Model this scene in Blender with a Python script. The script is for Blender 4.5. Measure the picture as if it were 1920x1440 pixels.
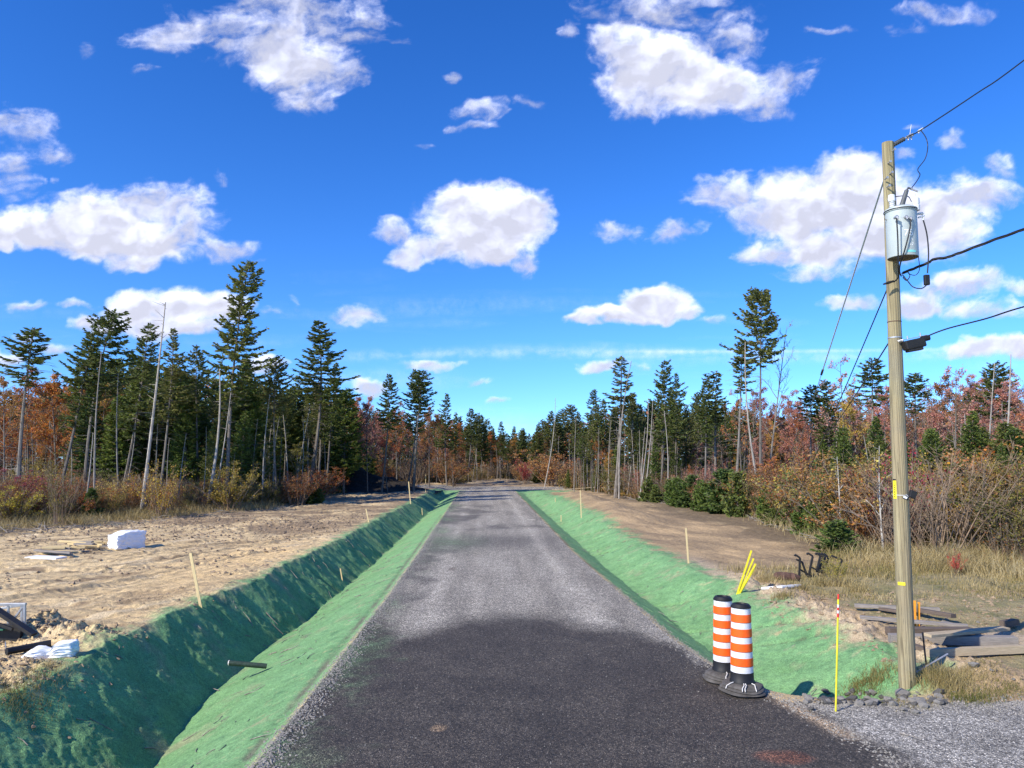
import bpy, math, random
import numpy as np
from mathutils import Vector, Matrix, Euler
R = math.radians
S = bpy.context.scene
for o in list(bpy.data.objects): bpy.data.objects.remove(o)
C = S.collection

# ------------------------------------------------------------------ camera, sky, sun, exposure
CAM_H = 3.5
F = 1445.0                                   # focal length in photo pixels (1920 wide)
PITCH = math.atan(140.0 / F)
cam = bpy.data.cameras.new("camera"); camo = bpy.data.objects.new("camera", cam); C.objects.link(camo)
camo.location = (0, 0, CAM_H); camo.rotation_euler = (math.pi/2 + PITCH, 0, 0)
cam.sensor_width = 36; cam.lens = F/1920*36; cam.clip_end = 30000; cam.clip_start = 0.05
S.camera = camo
SUN_EL, SUN_AZ = R(36), R(-130)              # azimuth measured from +Y towards +X: behind, to the left
W = bpy.data.worlds.new("World"); S.world = W; W.use_nodes = True
nt = W.node_tree; bg = nt.nodes["Background"]
sk = nt.nodes.new("ShaderNodeTexSky"); sk.sky_type = 'NISHITA'; sk.sun_disc = False
sk.sun_elevation = SUN_EL; sk.sun_rotation = SUN_AZ
sk.altitude = 300; sk.air_density = 1.0; sk.dust_density = 0.2; sk.ozone_density = 3.5
hsv = nt.nodes.new("ShaderNodeHueSaturation"); hsv.inputs['Saturation'].default_value = 1.27
hsv.inputs['Hue'].default_value = 0.507
gam = nt.nodes.new("ShaderNodeGamma"); gam.inputs['Gamma'].default_value = 1.3
tcw = nt.nodes.new("ShaderNodeTexCoord"); vmw = nt.nodes.new("ShaderNodeVectorMath"); vmw.operation = 'MULTIPLY_ADD'
vmw.inputs[1].default_value = (1, 1, .9); vmw.inputs[2].default_value = (0, 0, .085)      # thinner haze low in the sky
nt.links.new(tcw.outputs['Generated'], vmw.inputs[0]); nt.links.new(vmw.outputs[0], sk.inputs['Vector'])
nt.links.new(sk.outputs[0], hsv.inputs['Color']); nt.links.new(hsv.outputs[0], gam.inputs[0]); nt.links.new(gam.outputs[0], bg.inputs[0])
bg.inputs[1].default_value = 0.125
sun = bpy.data.lights.new("sun", 'SUN'); sun.energy = 5.0; sun.angle = R(0.53); sun.color = (1.0, 0.915, 0.76)
suno = bpy.data.objects.new("sun", sun); C.objects.link(suno)
L = Vector((math.sin(SUN_AZ)*math.cos(SUN_EL), math.cos(SUN_AZ)*math.cos(SUN_EL), math.sin(SUN_EL)))
suno.rotation_euler = L.to_track_quat('Z', 'Y').to_euler()
S.view_settings.view_transform = 'Standard'; S.view_settings.look = 'None'
S.view_settings.exposure = 0.4; S.view_settings.gamma = 1.0
S.cycles.max_bounces = 6; S.cycles.transparent_max_bounces = 12; S.cycles.diffuse_bounces = 3
S.cycles.caustics_reflective = False; S.cycles.caustics_refractive = False
S.render.film_transparent = False

# ------------------------------------------------------------------ numbers
def ray(px, py):
    x = (px-960)/F; y = (720-py)/F
    d = Vector((x, 1, y)); d.rotate(Euler((PITCH, 0, 0))); return d
def at(px, py, Y):                          # the point seen there, at distance Y
    d = ray(px, py); k = Y/d.y; return Vector((d.x*k, Y, CAM_H + d.z*k))
def gnd(px, py, z=0.0):
    d = ray(px, py); k = (z-CAM_H)/d.z; return Vector((d.x*k, d.y*k, z))

def hash2(ix, iy, seed):
    h = (ix.astype(np.int64)*374761393 + iy.astype(np.int64)*668265263 + seed*1442695041) & 0xffffffff
    h = ((h ^ (h >> 13))*1274126177) & 0xffffffff
    return h ^ (h >> 16)
def perlin(x, y, seed=0):
    x = np.asarray(x, float); y = np.asarray(y, float)
    ix = np.floor(x); iy = np.floor(y); fx = x-ix; fy = y-iy
    u = fx*fx*fx*(fx*(fx*6-15)+10); v = fy*fy*fy*(fy*(fy*6-15)+10)
    def g(dx, dy):
        a = hash2(ix+dx, iy+dy, seed)*(2*math.pi/4294967296.0)
        return np.cos(a)*(fx-dx) + np.sin(a)*(fy-dy)
    a = g(0,0); b = g(1,0); c = g(0,1); d = g(1,1)
    return ((a + (b-a)*u)*(1-v) + (c + (d-c)*u)*v)*1.45
def fbm(x, y, o=4, seed=0, gain=.5, ridge=False):
    s = 0; a = 1; n = 0
    for i in range(o):
        p = perlin(x*2**i + 13.7*i, y*2**i - 7.3*i, seed+i*17)
        if ridge: p = 1-2*np.abs(p)
        s = s + a*p; n += a; a *= gain
    return s/n
def sst(a, b, x):
    t = np.clip((np.asarray(x, float)-a)/(b-a), 0, 1); return t*t*(3-2*t)
def lerp(a, b, t): return a + (b-a)*t

# ------------------------------------------------------------------ materials
class NT:
    def __init__(s, name):
        s.m = bpy.data.materials.new(name); s.m.use_nodes = True; s.t = s.m.node_tree
        s.t.nodes.clear(); s.out = s.n("ShaderNodeOutputMaterial")
    def n(s, typ, props=None, **inp):
        nd = s.t.nodes.new(typ)
        for k, v in (props or {}).items(): setattr(nd, k, v)
        for k, v in inp.items(): s.set(nd, k, v)
        return nd
    def set(s, nd, k, v):
        sock = nd.inputs[int(k[1:])] if k[0] == 'i' and k[1:].isdigit() else nd.inputs[k.replace('_', ' ')]
        if isinstance(v, bpy.types.NodeSocket): s.t.links.new(v, sock)
        elif isinstance(v, bpy.types.Node): s.t.links.new(v.outputs[0], sock)
        else: sock.default_value = v
    def math(s, op, a, b=0.0, clamp=False):
        return s.n("ShaderNodeMath", {'operation': op, 'use_clamp': clamp}, i0=a, i1=b).outputs[0]
    def noise(s, scale, detail=4, rough=.55, vec=None, dist=0.0):
        nd = s.n("ShaderNodeTexNoise", None, Scale=scale, Detail=detail, Roughness=rough, Distortion=dist)
        if vec is not None: s.t.links.new(vec, nd.inputs['Vector'])
        return nd.outputs['Fac']
    def mix(s, f, a, b, mode='MIX'):
        nd = s.n("ShaderNodeMix", {'data_type': 'RGBA', 'blend_type': mode})
        for i, v in ((0, f), (6, a), (7, b)):
            if isinstance(v, bpy.types.NodeSocket): s.t.links.new(v, nd.inputs[i])
            else: nd.inputs[i].default_value = v if i == 0 else (*v[:3], 1)
        return nd.outputs[2]
    def rng(s, v, a, b, c, d):
        return s.n("ShaderNodeMapRange", None, i0=v, i1=a, i2=b, i3=c, i4=d).outputs[0]
    def coord(s, which='Object'): return s.n("ShaderNodeTexCoord").outputs[which]
    def scalev(s, v, sc): return s.n("ShaderNodeMapping", None, Vector=v, Scale=sc).outputs[0]
    def attr(s, name, out='Fac'): return s.n("ShaderNodeAttribute", {'attribute_name': name}).outputs[out]
    def bump(s, h, strength=.5, dist=.02): return s.n("ShaderNodeBump", None, Height=h, Strength=strength, Distance=dist).outputs[0]
    def done(s, sh): s.t.links.new(sh.outputs[0] if isinstance(sh, bpy.types.Node) else sh, s.out.inputs[0]); return s.m
    def prin(s, **k):
        return s.n("ShaderNodeBsdfPrincipled", None, **k)

def simple(name, col, rough=.6, metal=0.0, var=.25, scale=12, bump=.3, bd=.004, stretch=None, col2=None, spec=.4):
    t = NT(name); v = t.coord()
    if stretch: v = t.scalev(v, stretch)
    a = t.noise(scale, 5, .6, v); b = t.noise(scale*4.7, 3, .6, v)
    f = t.math('ADD', t.math('MULTIPLY', a, .7), t.math('MULTIPLY', b, .3))
    f2 = t.rng(f, .32, .68, 0, 1)
    c = t.mix(f2, [x*(1-var) for x in col], [min(1, x*(1+var)) for x in (col2 or col)])
    p = t.prin(Base_Color=c, Roughness=rough, Metallic=metal)
    p.inputs['Specular IOR Level'].default_value = spec
    if bump: t.set(p, 'Normal', t.bump(f, bump, bd))
    return t.done(p)

def leafmat(name, trans=.3, lo=.55, hi=1.35, hue=0.03):
    t = NT(name); r = t.attr('rnd')
    oi = t.n("ShaderNodeObjectInfo").outputs['Color']
    k = t.rng(r, 0, 1, lo, hi)
    h = t.n("ShaderNodeHueSaturation", None, Color=oi, Value=k, Hue=t.rng(t.math('FRACT', t.math('MULTIPLY', r, 7.31)), 0, 1, .5-hue, .5+hue),
            Saturation=t.rng(t.math('FRACT', t.math('MULTIPLY', r, 3.17)), 0, 1, .8, 1.08)).outputs[0]
    d = t.n("ShaderNodeBsdfDiffuse", None, Color=h)
    if not trans: return t.done(d)
    tr = t.n("ShaderNodeBsdfTranslucent", None, Color=h)
    m = t.n("ShaderNodeMixShader", None, i0=trans, i1=d, i2=tr)
    return t.done(m)

M = {}
M['needle'] = leafmat('needles', .28, .45, 1.5, .025)
M['leaf'] = leafmat('autumn_leaves', .35, .55, 1.4, .025)
M['grassblade'] = None
def bark(name, c1, c2):
    t = NT(name); v = t.scalev(t.coord(), (9, 9, 1.6)); a = t.noise(1.6, 6, .65, v); b = t.noise(.7, 3, .5, t.coord())
    oi = t.n("ShaderNodeObjectInfo").outputs['Random']
    c = t.mix(t.rng(a, .35, .65, 0, 1), c1, c2)
    c = t.mix(t.rng(b, .45, .6, 0, .5), c, (.2, .19, .17))
    c = t.mix(1.0, c, t.n("ShaderNodeCombineColor", None, i0=t.rng(oi, 0, 1, .75, 1.2), i1=t.rng(oi, 0, 1, .75, 1.2), i2=t.rng(oi, 0, 1, .75, 1.2)).outputs[0], 'MULTIPLY')
    return t.done(t.prin(Base_Color=c, Roughness=.9, Normal=t.bump(a, .6, .03)))
M['bark'] = bark('spruce_bark', (.085, .068, .055), (.20, .175, .15))
M['barkdead'] = bark('weathered_bark', (.19, .165, .14), (.42, .38, .33))
M['barkbirch'] = bark('pale_bark', (.30, .28, .25), (.58, .55, .50))
M['twig'] = bark('bare_twigs', (.13, .085, .05), (.27, .19, .125))

# ------------------------------------------------------------------ mesh helpers
class Acc:
    def __init__(s): s.v = []; s.q = []; s.m = []; s.r = []; s.n = 0
    def add(s, v, q, mi=0, r=None):
        v = np.asarray(v, float); q = np.asarray(q, int)
        if q.shape[1] == 3: q = np.concatenate([q, -np.ones((len(q), 1), int) - s.n], 1)
        s.v.append(v); s.q.append(q + s.n); s.m.append(np.full(len(q), mi, int))
        s.r.append(np.full(len(v), .5) if r is None else np.broadcast_to(np.asarray(r, float), (len(v),)))
        s.n += len(v)
    def tube(s, pts, rad, sides=5, mi=0, r=None, cap=True):
        P = np.array([tuple(p) for p in pts], float); n = len(P)
        rad = np.broadcast_to(np.asarray(rad, float), (n,))
        T = np.gradient(P, axis=0); T /= np.linalg.norm(T, axis=1)[:, None] + 1e-9
        up = np.array([0, 0, 1.]) if abs(T[0, 2]) < .9 else np.array([1., 0, 0])
        A = np.cross(T, up); A /= np.linalg.norm(A, axis=1)[:, None] + 1e-9
        B = np.cross(A, T)
        a = np.arange(sides)*2*math.pi/sides
        V = P[:, None, :] + rad[:, None, None]*(A[:, None, :]*np.cos(a)[None, :, None] + B[:, None, :]*np.sin(a)[None, :, None])
        V = V.reshape(-1, 3)
        i = np.arange(n-1)[:, None]*sides; j = np.arange(sides)[None, :]; k = (j+1) % sides
        Q = np.stack([i+j, i+k, i+sides+k, i+sides+j], -1).reshape(-1, 4)
        s.add(V, Q, mi, r)
        if cap and sides > 2:
            for base, rev in ((0, False), ((n-1)*sides, True)):
                c = V[base:base+sides].mean(0)
                ring = V[base:base+sides]
                vv = np.vstack([ring, c]); jj = np.arange(sides); kk = (jj+1) % sides
                t3 = np.stack([kk if not rev else jj, jj if not rev else kk, np.full(sides, sides)], -1)
                s.add(vv, t3, mi, r)
    def box(s, c, size, rot=None, mi=0, taper=1.0):
        x, y, z = [k/2 for k in size]
        V = np.array([(-x,-y,-z),(x,-y,-z),(x,y,-z),(-x,y,-z),(-x*taper,-y*taper,z),(x*taper,-y*taper,z),(x*taper,y*taper,z),(-x*taper,y*taper,z)])
        if rot is not None: V = V @ np.array(rot.to_matrix() if hasattr(rot, 'to_matrix') else rot).T
        s.add(V + np.array(tuple(c)), [(3,2,1,0),(4,5,6,7),(0,1,5,4),(1,2,6,5),(2,3,7,6),(3,0,4,7)], mi)
    def beam(s, a, b, w, h, mi=0, up=(0, 0, 1)):
        a = Vector(a); b = Vector(b); d = (b-a); l = d.length; d.normalize()
        side = d.cross(Vector(up)).normalized(); u = side.cross(d)
        m = np.array([[d.x, side.x, u.x], [d.y, side.y, u.y], [d.z, side.z, u.z]])
        s.box((a+b)/2, (l, w, h), m, mi)
    def lathe(s, prof, sides=32, mi=0, c=(0, 0, 0), sq=None):
        n = len(prof); a = np.arange(sides)*2*math.pi/sides
        V = np.array([[(r*math.cos(t), r*math.sin(t), z) for t in a] for r, z in prof]).reshape(-1, 3) + np.array(c)
        i = np.arange(n-1)[:, None]*sides; j = np.arange(sides)[None, :]; k = (j+1) % sides
        s.add(V, np.stack([i+j, i+k, i+sides+k, i+sides+j], -1).reshape(-1, 4), mi)
    def build(s, name, mats, parent=None, smooth=False, bevel=0, color=None):
        me = make_mesh(name, np.concatenate(s.v), np.concatenate(s.q), np.concatenate(s.m), mats, smooth, np.concatenate(s.r))
        o = bpy.data.objects.new(name, me); C.objects.link(o)
        if parent: o.parent = parent
        if smooth: me.set_sharp_from_angle(angle=R(38))
        if bevel:
            b = o.modifiers.new('bevel', 'BEVEL'); b.width = bevel; b.segments = 2; b.limit_method = 'ANGLE'
        if color: o.color = (*color, 1)
        return o

def make_mesh(name, V, Q, mi, mats, smooth=False, rnd=None):
    me = bpy.data.meshes.new(name)
    tri = Q[:, 3] < 0
    cnt = np.where(tri, 3, 4); start = np.concatenate([[0], np.cumsum(cnt)[:-1]])
    idx = Q.ravel()[~((np.arange(Q.size) % 4 == 3) & np.repeat(tri, 4))]
    me.vertices.add(len(V)); me.vertices.foreach_set('co', V.astype(np.float32).ravel())
    me.loops.add(len(idx)); me.loops.foreach_set('vertex_index', idx.astype(np.int32))
    me.polygons.add(len(Q)); me.polygons.foreach_set('loop_start', start.astype(np.int32))
    me.polygons.foreach_set('loop_total', cnt.astype(np.int32))
    me.polygons.foreach_set('material_index', mi.astype(np.int32))
    me.polygons.foreach_set('use_smooth', np.full(len(Q), smooth, bool))
    if not isinstance(mats, (list, tuple)): mats = [mats]
    for m in mats: me.materials.append(m)
    if rnd is not None:
        at_ = me.attributes.new('rnd', 'FLOAT', 'POINT'); at_.data.foreach_set('value', rnd.astype(np.float32))
    me.update(calc_edges=True)
    return me

def tag(o, label=None, cat=None, group=None, kind=None):
    if label: o['label'] = label
    if cat: o['category'] = cat
    if group: o['group'] = group
    if kind: o['kind'] = kind
    return o
def empty(name, loc=(0, 0, 0), rot=(0, 0, 0)):
    o = bpy.data.objects.new(name, None); C.objects.link(o); o.location = loc; o.rotation_euler = rot
    o.empty_display_size = .2; return o
def copy_tree(root):
    r = root.copy(); C.objects.link(r)
    for ch in root.children:
        c = ch.copy(); C.objects.link(c); c.parent = r
        for g in ch.children:
            d = g.copy(); C.objects.link(d); d.parent = c
    return r

# ------------------------------------------------------------------ terrain
yl = [0, 9, 12, 20, 30, 80, 90]; XLv = [-2.9, -2.93, -2.97, -3.14, -3.5, -5.5, -5.9]
yr = [0, 6, 8.7, 10.3, 11.3, 13.3, 15.6, 20.2, 30, 80, 90]; XRv = [7.5, 5.4, 4.5, 4.25, 4.0, 3.42, 3.1, 2.84, 2.28, .44, .1]
def XL(y): return np.interp(y, yl, XLv)
def XR(y): return np.interp(y, yr, XRv)
def turning(x, y):                           # signed: >0 inside the turning area at the end of the road
    return 1 - ((x+4.0)/17.0)**2 - ((y-92.5)/6.0)**2
def terrain(x, y, detail=True):
    x = np.asarray(x, float); y = np.asarray(y, float)
    wob = .22*perlin(y*.35, x*0+3.1, 5) + .1*perlin(y*1.3, x*0+1.1, 6)
    s = XL(y) - x; r = x - XR(y)
    endf = 1 - sst(80, 87, y)
    # left ditch
    wb = np.interp(y, [0, 12, 15, 19, 23, 32, 80], [2.4, 2.45, 2.8, 2.8, 2.5, 2.2, 1.5]) + wob*.4
    wt = np.interp(y, [0, 12, 15, 19, 23, 32, 80], [4.1, 4.1, 4.2, 4.1, 3.8, 3.5, 2.7]) + wob
    dp = np.interp(y, [0, 12, 30, 80], [1.18, 1.15, .92, .6])*endf
    zin = -dp*np.clip(s/wb, 0, 1)**1.15
    t = np.clip((s-wb)/(wt-wb), 0, 1)
    zl = np.where(s < wb, zin, -dp + (dp+.20)*(t*.92+.08*sst(0, 1, t)))
    zl = np.where(s < 0, 0, zl)
    # right ditch
    e2 = sst(11.5, 13.1, y)*endf
    wb2 = np.interp(y, [0, 12, 20, 30, 80], [1.5, 1.5, 1.3, 1.25, 1.1]) - wob*.3
    wt2 = np.interp(y, [0, 13, 16, 20, 30, 50, 80], [3.0, 3.1, 3.6, 3.2, 3.0, 2.9, 2.6]) - wob
    dp2 = np.interp(y, [0, 12, 30, 80], [.78, .75, .62, .42])*e2
    t = np.clip((r-wb2)/(wt2-wb2), 0, 1)
    zr = np.where(r < wb2, -dp2*np.clip(r/wb2, 0, 1)**1.1, -dp2 + (dp2+.08*e2)*(t*t*(3-2*t)*.5+t*.5))
    zr = np.where(r < 0, 0, zr)
    z = np.where(s > 0, zl, np.where(r > 0, zr, 0))
    # dirt ridge right of the ditch further on
    ridge = np.exp(-((x-(XR(y)+4.6))/1.5)**2)*sst(36, 44, y)*(1-sst(66, 74, y))
    z = z + ridge*(.55 + .2*perlin(y*.5, x*.5, 9))
    # natural ground beyond
    z = z - .14*sst(4.4, 7.5, s)
    far = np.maximum(sst(4.3, 9, s), sst(3.9, 9, r)*sst(10.8, 12.5, y))
    z = z + far*(.10*fbm(x*.12, y*.12, 3, 21) + .06)
    z = z + sst(12, 30, np.maximum(s, r))*.25
    if not detail: return z
    # ---- surface detail
    inroad = (s < 0) & (r < 0)
    green_l = sst(-.05, .25, s)*(1-sst(4.2, 5.0, s)); shady = sst(wb-.2, wb+.4, s)*(1-sst(4.3, 5.2, s))
    green_r = sst(0, .25, r)*(1-sst(3.2, 4.0, r))*e2
    n1 = fbm(x*1.1, y*1.1, 4, 31); n2 = fbm(x*5, y*5, 3, 37); n3 = fbm(x*2.2+n1, y*2.2, 4, 41, ridge=True)
    z = z + shady*(.055*n1 + .040*n3*sst(-.2, .3, n1) + .016*n2 + .008*fbm(x*12, y*12, 2, 39))
    z = z + green_l*(1-shady)*(.018*n1 + .010*n2)
    z = z + green_r*(.04*n1 + .018*n2 + .015*n3)
    # claw marks of the bucket running down the banks
    z = z - green_r*.065*sst(.42, .62, perlin((x*.8+y)*1.7, (x-y*.6)*.25, 77))
    z = z - shady*.07*sst(.45, .75, perlin((y-x*.4)*1.3, (x)*.25, 78))
    # gravel ridge at the left road edge
    z = z + .055*np.exp(-((s+.06)/.13)**2)*(.6+.6*n1)*(y < 84)
    z = z - .03*np.exp(-((s-.22)/.1)**2)*(y < 40)
    # sand field: ruts and clods
    u = (x*.5 + y*.86); v = (x*.86 - y*.5)
    rut = fbm(u*.28, v*2.2, 3, 51); rut2 = fbm(x*.3, y*2.0, 3, 52)
    lef = sst(4.0, 5.2, s); rig = sst(3.6, 4.6, r)*sst(11.5, 13, y)
    z = z + lef*(.11*rut + .08*rut2 + .02*n2*sst(.0, .5, fbm(x*.35, y*.35, 2, 53)+.1) + .012*n2)
    clod = sst(.12, .5, fbm(x*.22, y*.22, 3, 57) + sst(24, 40, y)*.35)
    z = z + lef*clod*(.06*fbm(x*4.3, y*4.3, 4, 59, .6) + .05*n3)
    z = z + rig*(.04*n1 + .03*n2 + .05*fbm(x*1.5+y*.35, y*.35, 3, 54)*sst(20, 26, y) + .03*fbm(x*.7, y*1.1, 3, 55))
    for (ox, oy, dx, dy) in ((-11.2, 24, .36, .933), (-18, 23, .93, .37), (-13, 30, .62, .785)):      # wheel tracks across the sand
        dist = (x-ox)*dy - (y-oy)*dx; al = (x-ox)*dx + (y-oy)*dy; dist = dist + .25*np.sin(al*.3)
        for w_ in (-.95, .95):
            b_ = np.exp(-((dist-w_)/.22)**4)*lef*(np.abs(al) < 14)
            z = z - b_*(.05 + .012*np.cos(al*26)) + .03*np.exp(-((np.abs(dist-w_)-.32)/.09)**2)*lef*(np.abs(al) < 14)
    z = z + sst(.1, .6, n1+.4)*.16*np.exp(-((r-3.9)/.6)**2)*sst(12, 13, y)*(1-sst(21, 25, y))*(1+.8*n2)
    # soil heap beside the frame, rubble at the near left
    z = z + .36*np.exp(-(((x+9.0)/.36)**2 + ((y-15.2)/.5)**2))*(1+.5*n2) + .25*np.exp(-(((x+8.2)/.7)**2 + ((y-14.6)/.45)**2))*(1+.9*n2)
    deb = sst(0, .35, 1-(((x+8.3)/1.2)**2 + ((y-12.0)/1.2)**2))
    z = z + deb*(.08*n2+.06*n3)
    # road: faint crown and wheel tracks
    z = z + np.where(inroad, .004*n2, 0)
    # track through the clearing beyond
    bey = sst(98, 104, y)
    z = z + bey*(.5*sst(.2, .6, fbm(x*.08, y*.25, 3, 71)) + .25*fbm(x*.5, y*.9, 3, 72))*sst(0, 4, np.abs(x+6)-1)
    z = z + (.12*n1)*sst(60, 70, y)*np.maximum(lef, rig)
    return z

def terrain_color(x, y):
    s = XL(y) - x; r = x - XR(y)
    n1 = fbm(x*1.1, y*1.1, 4, 131); n0 = fbm(x*.25, y*.25, 4, 133); n2 = fbm(x*4, y*4, 4, 135); nf = fbm(x*11, y*11, 3, 137)
    u = (x*.5 + y*.86); v = (x*.86 - y*.5)
    st = fbm(u*.2, v*1.6, 4, 139); st2 = fbm(x*.22, y*1.7, 4, 141)
    def col(c): return np.array(c)[None, :]
    def mixc(a, b, t): return a + (b-a)*np.clip(t, 0, 1)[:, None]
    sand = mixc(col((.68, .51, .27)), col((.53, .385, .195)), .5+.9*n0+.3*n1)
    sand = mixc(sand, col((.27, .19, .105)), sst(.0, .38, st*.8+st2*.6+.25*n2))
    sand = mixc(sand, col((.66, .53, .33)), .7*sst(.12, .4, fbm(u*.35+5, v*2.6, 3, 143)))
    brown = mixc(col((.17, .12, .07)), col((.36, .255, .145)), .5+.8*n1+.4*st2)
    c = mixc(sand, brown, sst(-.05, .4, n0 + sst(26, 38, y + .6*(x+10))*.75 - .45 - .5*sst(.1, .5, st2)))
    # paler sand tongue by the bank between 20 and 32 m
    tong = np.exp(-(((s-5.4)/1.9)**2 + ((y-27)/7.0)**2))
    c = mixc(c, col((.66, .47, .23)), tong*1.15*sst(-.5, .2, st))
    # forest litter
    litter = mixc(col((.13, .09, .05)), col((.22, .16, .085)), .5+.9*n2)
    fl = np.maximum(sst(17, 20, s + n0*3) * sst(26, 34, y), sst(7.5, 9.5, r + n0*2)*sst(25, 30, y))
    fl = np.maximum(fl, sst(98, 112, y)*sst(5, 9, np.abs(x+7)))
    c = mixc(c, litter, fl)
    # right hand side: brown dirt, then dry grass towards the viewer
    dirt = mixc(col((.48, .335, .175)), col((.21, .15, .085)), .5+.9*fbm(x*.9+y*.3, y*.4, 4, 145)+.5*n0+.3*st2)
    c = np.where((r > 3.0)[:, None] & (fl < .5)[:, None], mixc(dirt, litter, fl), c)
    grs = mixc(col((.34, .27, .14)), col((.15, .15, .055)), .4+.9*n1+.5*n2)
    gm = sst(4.2, 5.4, r + n1*.8)*(1-sst(23, 26, y + n0*2))
    sandy = sst(.15, .45, n0*1.2 + n2*.3)
    grs = mixc(grs, col((.42, .33, .22)), sandy)
    c = mixc(c, grs, gm*sst(11.2, 11.8, y+n2*.2))
    lip = np.exp(-((r-3.65)/.55)**2)*sst(12, 13.5, y)*(1-sst(24, 30, y))
    c = mixc(c, col((.44, .34, .22)), lip*1.2+.5*lip*n2)
    # green hydroseed
    g = mixc(col((.14, .295, .115)), col((.20, .395, .165)), .5+.9*n1+.5*n2)
    g = mixc(g, col((.08, .195, .085)), sst(.1, .6, fbm(x*2.5, y*2.5, 3, 151)+.2*nf)*.6)
    wt_ = np.interp(y, [0, 12, 15, 19, 23, 32, 80], [4.1, 4.1, 4.2, 4.1, 3.8, 3.5, 2.7])
    gl = sst(-.1, .15, s + .12*n2 + .1*n1)*(1-sst(-.15, .55, s - wt_ + n1*.55 + .4*n2 + .3*n0))
    gl = gl*(1-.45*sst(.2, .5, n2*.8 + nf*.5)*np.exp(-((s-.55)/.45)**2))
    gl = np.maximum(gl, .45*np.exp(-((y-33)/3.0)**2)*(s < .1)*(1-sst(.3, 3.4, -s))*(.7+.6*n1))
    gl = np.maximum(gl, .6*sst(-1.1, .2, s + .8*n1 + .3*n2)*(s < .15)*sst(-.3, .4, n0+.4*n2))
    gl *= (y < 88)
    er = sst(11.9, 12.7, y + .35*n2 + .3*n1)
    gr = sst(.02, .25, r + .12*n2)*(1-sst(2.9, 3.75, r + n1*.8 + .5*n2))*er*(y < 88)
    gr = gr*(1-.5*sst(.25, .55, n2+.3*n1)*sst(1.8, 3.2, r))
    gr = gr*(1-.75*np.exp(-((r-.12)/.12)**2)*sst(-.2, .3, n1))
    ga = np.maximum(gl, gr)
    ga = np.maximum(ga, sst(0, .3, 1-(((x-1.8)/5.0)**2 + ((y-83)/4.5)**2)+.3*n1)*(x > XR(y)+.3)*.9)
    ga = np.maximum(ga, sst(0, .3, 1-(((x+11.5)/4.0)**2 + ((y-82)/2.5)**2)+.3*n1)*(s > .3)*.9)
    g = mixc(g, col((.30, .30, .17)), .7*sst(.1, .6, fbm(x*.9+3, y*.9, 4, 153)+.35*n2))
    # the soil scratched bare inside the green
    sc = sst(.42, .65, perlin((x*.8+y)*1.7, (x-y*.6)*.25, 77))*sst(-.3, .3, n2)*(r > 0)*.8 + sst(.5, .85, perlin((y-x*.4)*1.3, x*.25, 78))*(s > 0)*.45
    g = mixc(g, col((.085, .085, .05)), sc*1.15 + .5*sst(.45, .7, n2))
    base = mixc(c, g, ga)
    # bare line along both road edges
    el = np.exp(-((s-.26)/.07)**2)*(y < 50)*sst(-.4, .3, n1)
    base = mixc(base, col((.15, .12, .09)), el*.8)
    # gravel road
    tr = .5+.5*np.cos((x-(XL(y)+XR(y))/2)*math.pi/.95); tr = tr*(np.abs(x-(XL(y)+XR(y))/2) < 2.3)
    grav = mixc(col((.205, .182, .145)), col((.335, .302, .245)), .45*tr + .3 + .7*fbm(x*1.6, y*.25, 4, 161)+.3*n0)
    grav = grav*(1+.10*fbm(x*7, y*.12, 3, 163))[:, None]
    xm = x - XL(y)                                        # damp dark swathes reaching in from the left edge
    sw = np.exp(-((y-33.3-.5*n0*4)/2.6)**2)*(1-.6*sst(2.5, 6.2, xm)) + sst(.0, .3, fbm(x*.33, y*.16, 3, 165) + .42 - .16*xm)*sst(37.5, 40, y)*(1-sst(56, 62, y))
    sw = sw + sst(.05, .35, fbm(x*.5, y*.45, 3, 167) + .30 - .33*xm)*sst(17, 20, y)*(1-sst(31, 36, y))
    for w_ in (-1.75, -.75, .85, 1.8): grav = grav*(1+.20*np.exp(-((x-(XL(y)+XR(y))/2-w_-.08*n0)/.2)**2)*(1-sst(60, 80, y)))[:, None]
    grav = mixc(grav, col((.090, .080, .068)), .82*np.clip(sw, 0, 1)*(.9+.3*n1))
    dark = mixc(col((.042, .034, .0265)), col((.068, .056, .043)), .5+1.1*n1+.3*n0)
    yb = np.interp(x, [-3.2, -2.2, -.9, .6, 2.2, 3.2, 3.9], [17.6, 15.6, 17.0, 17.4, 16.3, 14.6, 12.9])
    dm = sst(1.1, -.7, y - yb + .9*n0 + .25*n1) if False else 1-sst(-.8, 1.0, y - yb + .8*n0 + .3*n1 + .15*n2)
    road = mixc(grav, dark, dm)
    road = mixc(road, col((.16, .11, .065)), sst(.35, .8, 1-(((x+.95)/.16)**2+((y-10.45)/.22)**2)+.4*n2)*.9)
    road = mixc(road, col((.15, .12, .09)), sst(.3, .8, 1-(((x+1.9)/.2)**2+((y-25.)/.5)**2)+.5*n2)*.7)
    road = mixc(road, col((.22, .065, .025)), sst(.0, .9, 1-(((x-3.2)/.42)**2+((y-9.45)/.28)**2)+.5*n2)*.45)
    road = mixc(road, col((.42, .38, .30)), sst(.3, .8, 1-(((x-.1-1.0)/.35)**2+((y-45.)/.8)**2)+.4*n2)*.8)
    drv = mixc(col((.205, .188, .158)), col((.34, .315, .27)), .5+.8*n1+.4*n2)
    # driveway: grey crushed stone at the near right
    k = sst(-.25, .45, r + .5*n1 + .2*n2)
    road2 = mixc(road, drv, k)
    tan = np.exp(-((r+.02)/.13)**2)*sst(9.9, 10.3, y)*(1-sst(11.3, 12, y))
    road2 = mixc(road2, col((.33, .24, .15)), tan)
    inr = (s < .0) & ((r < 0) | (y < 11.55 + .15*n2))
    turn = turning(x, y) > 0
    cat = np.zeros(len(x), int)
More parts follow.
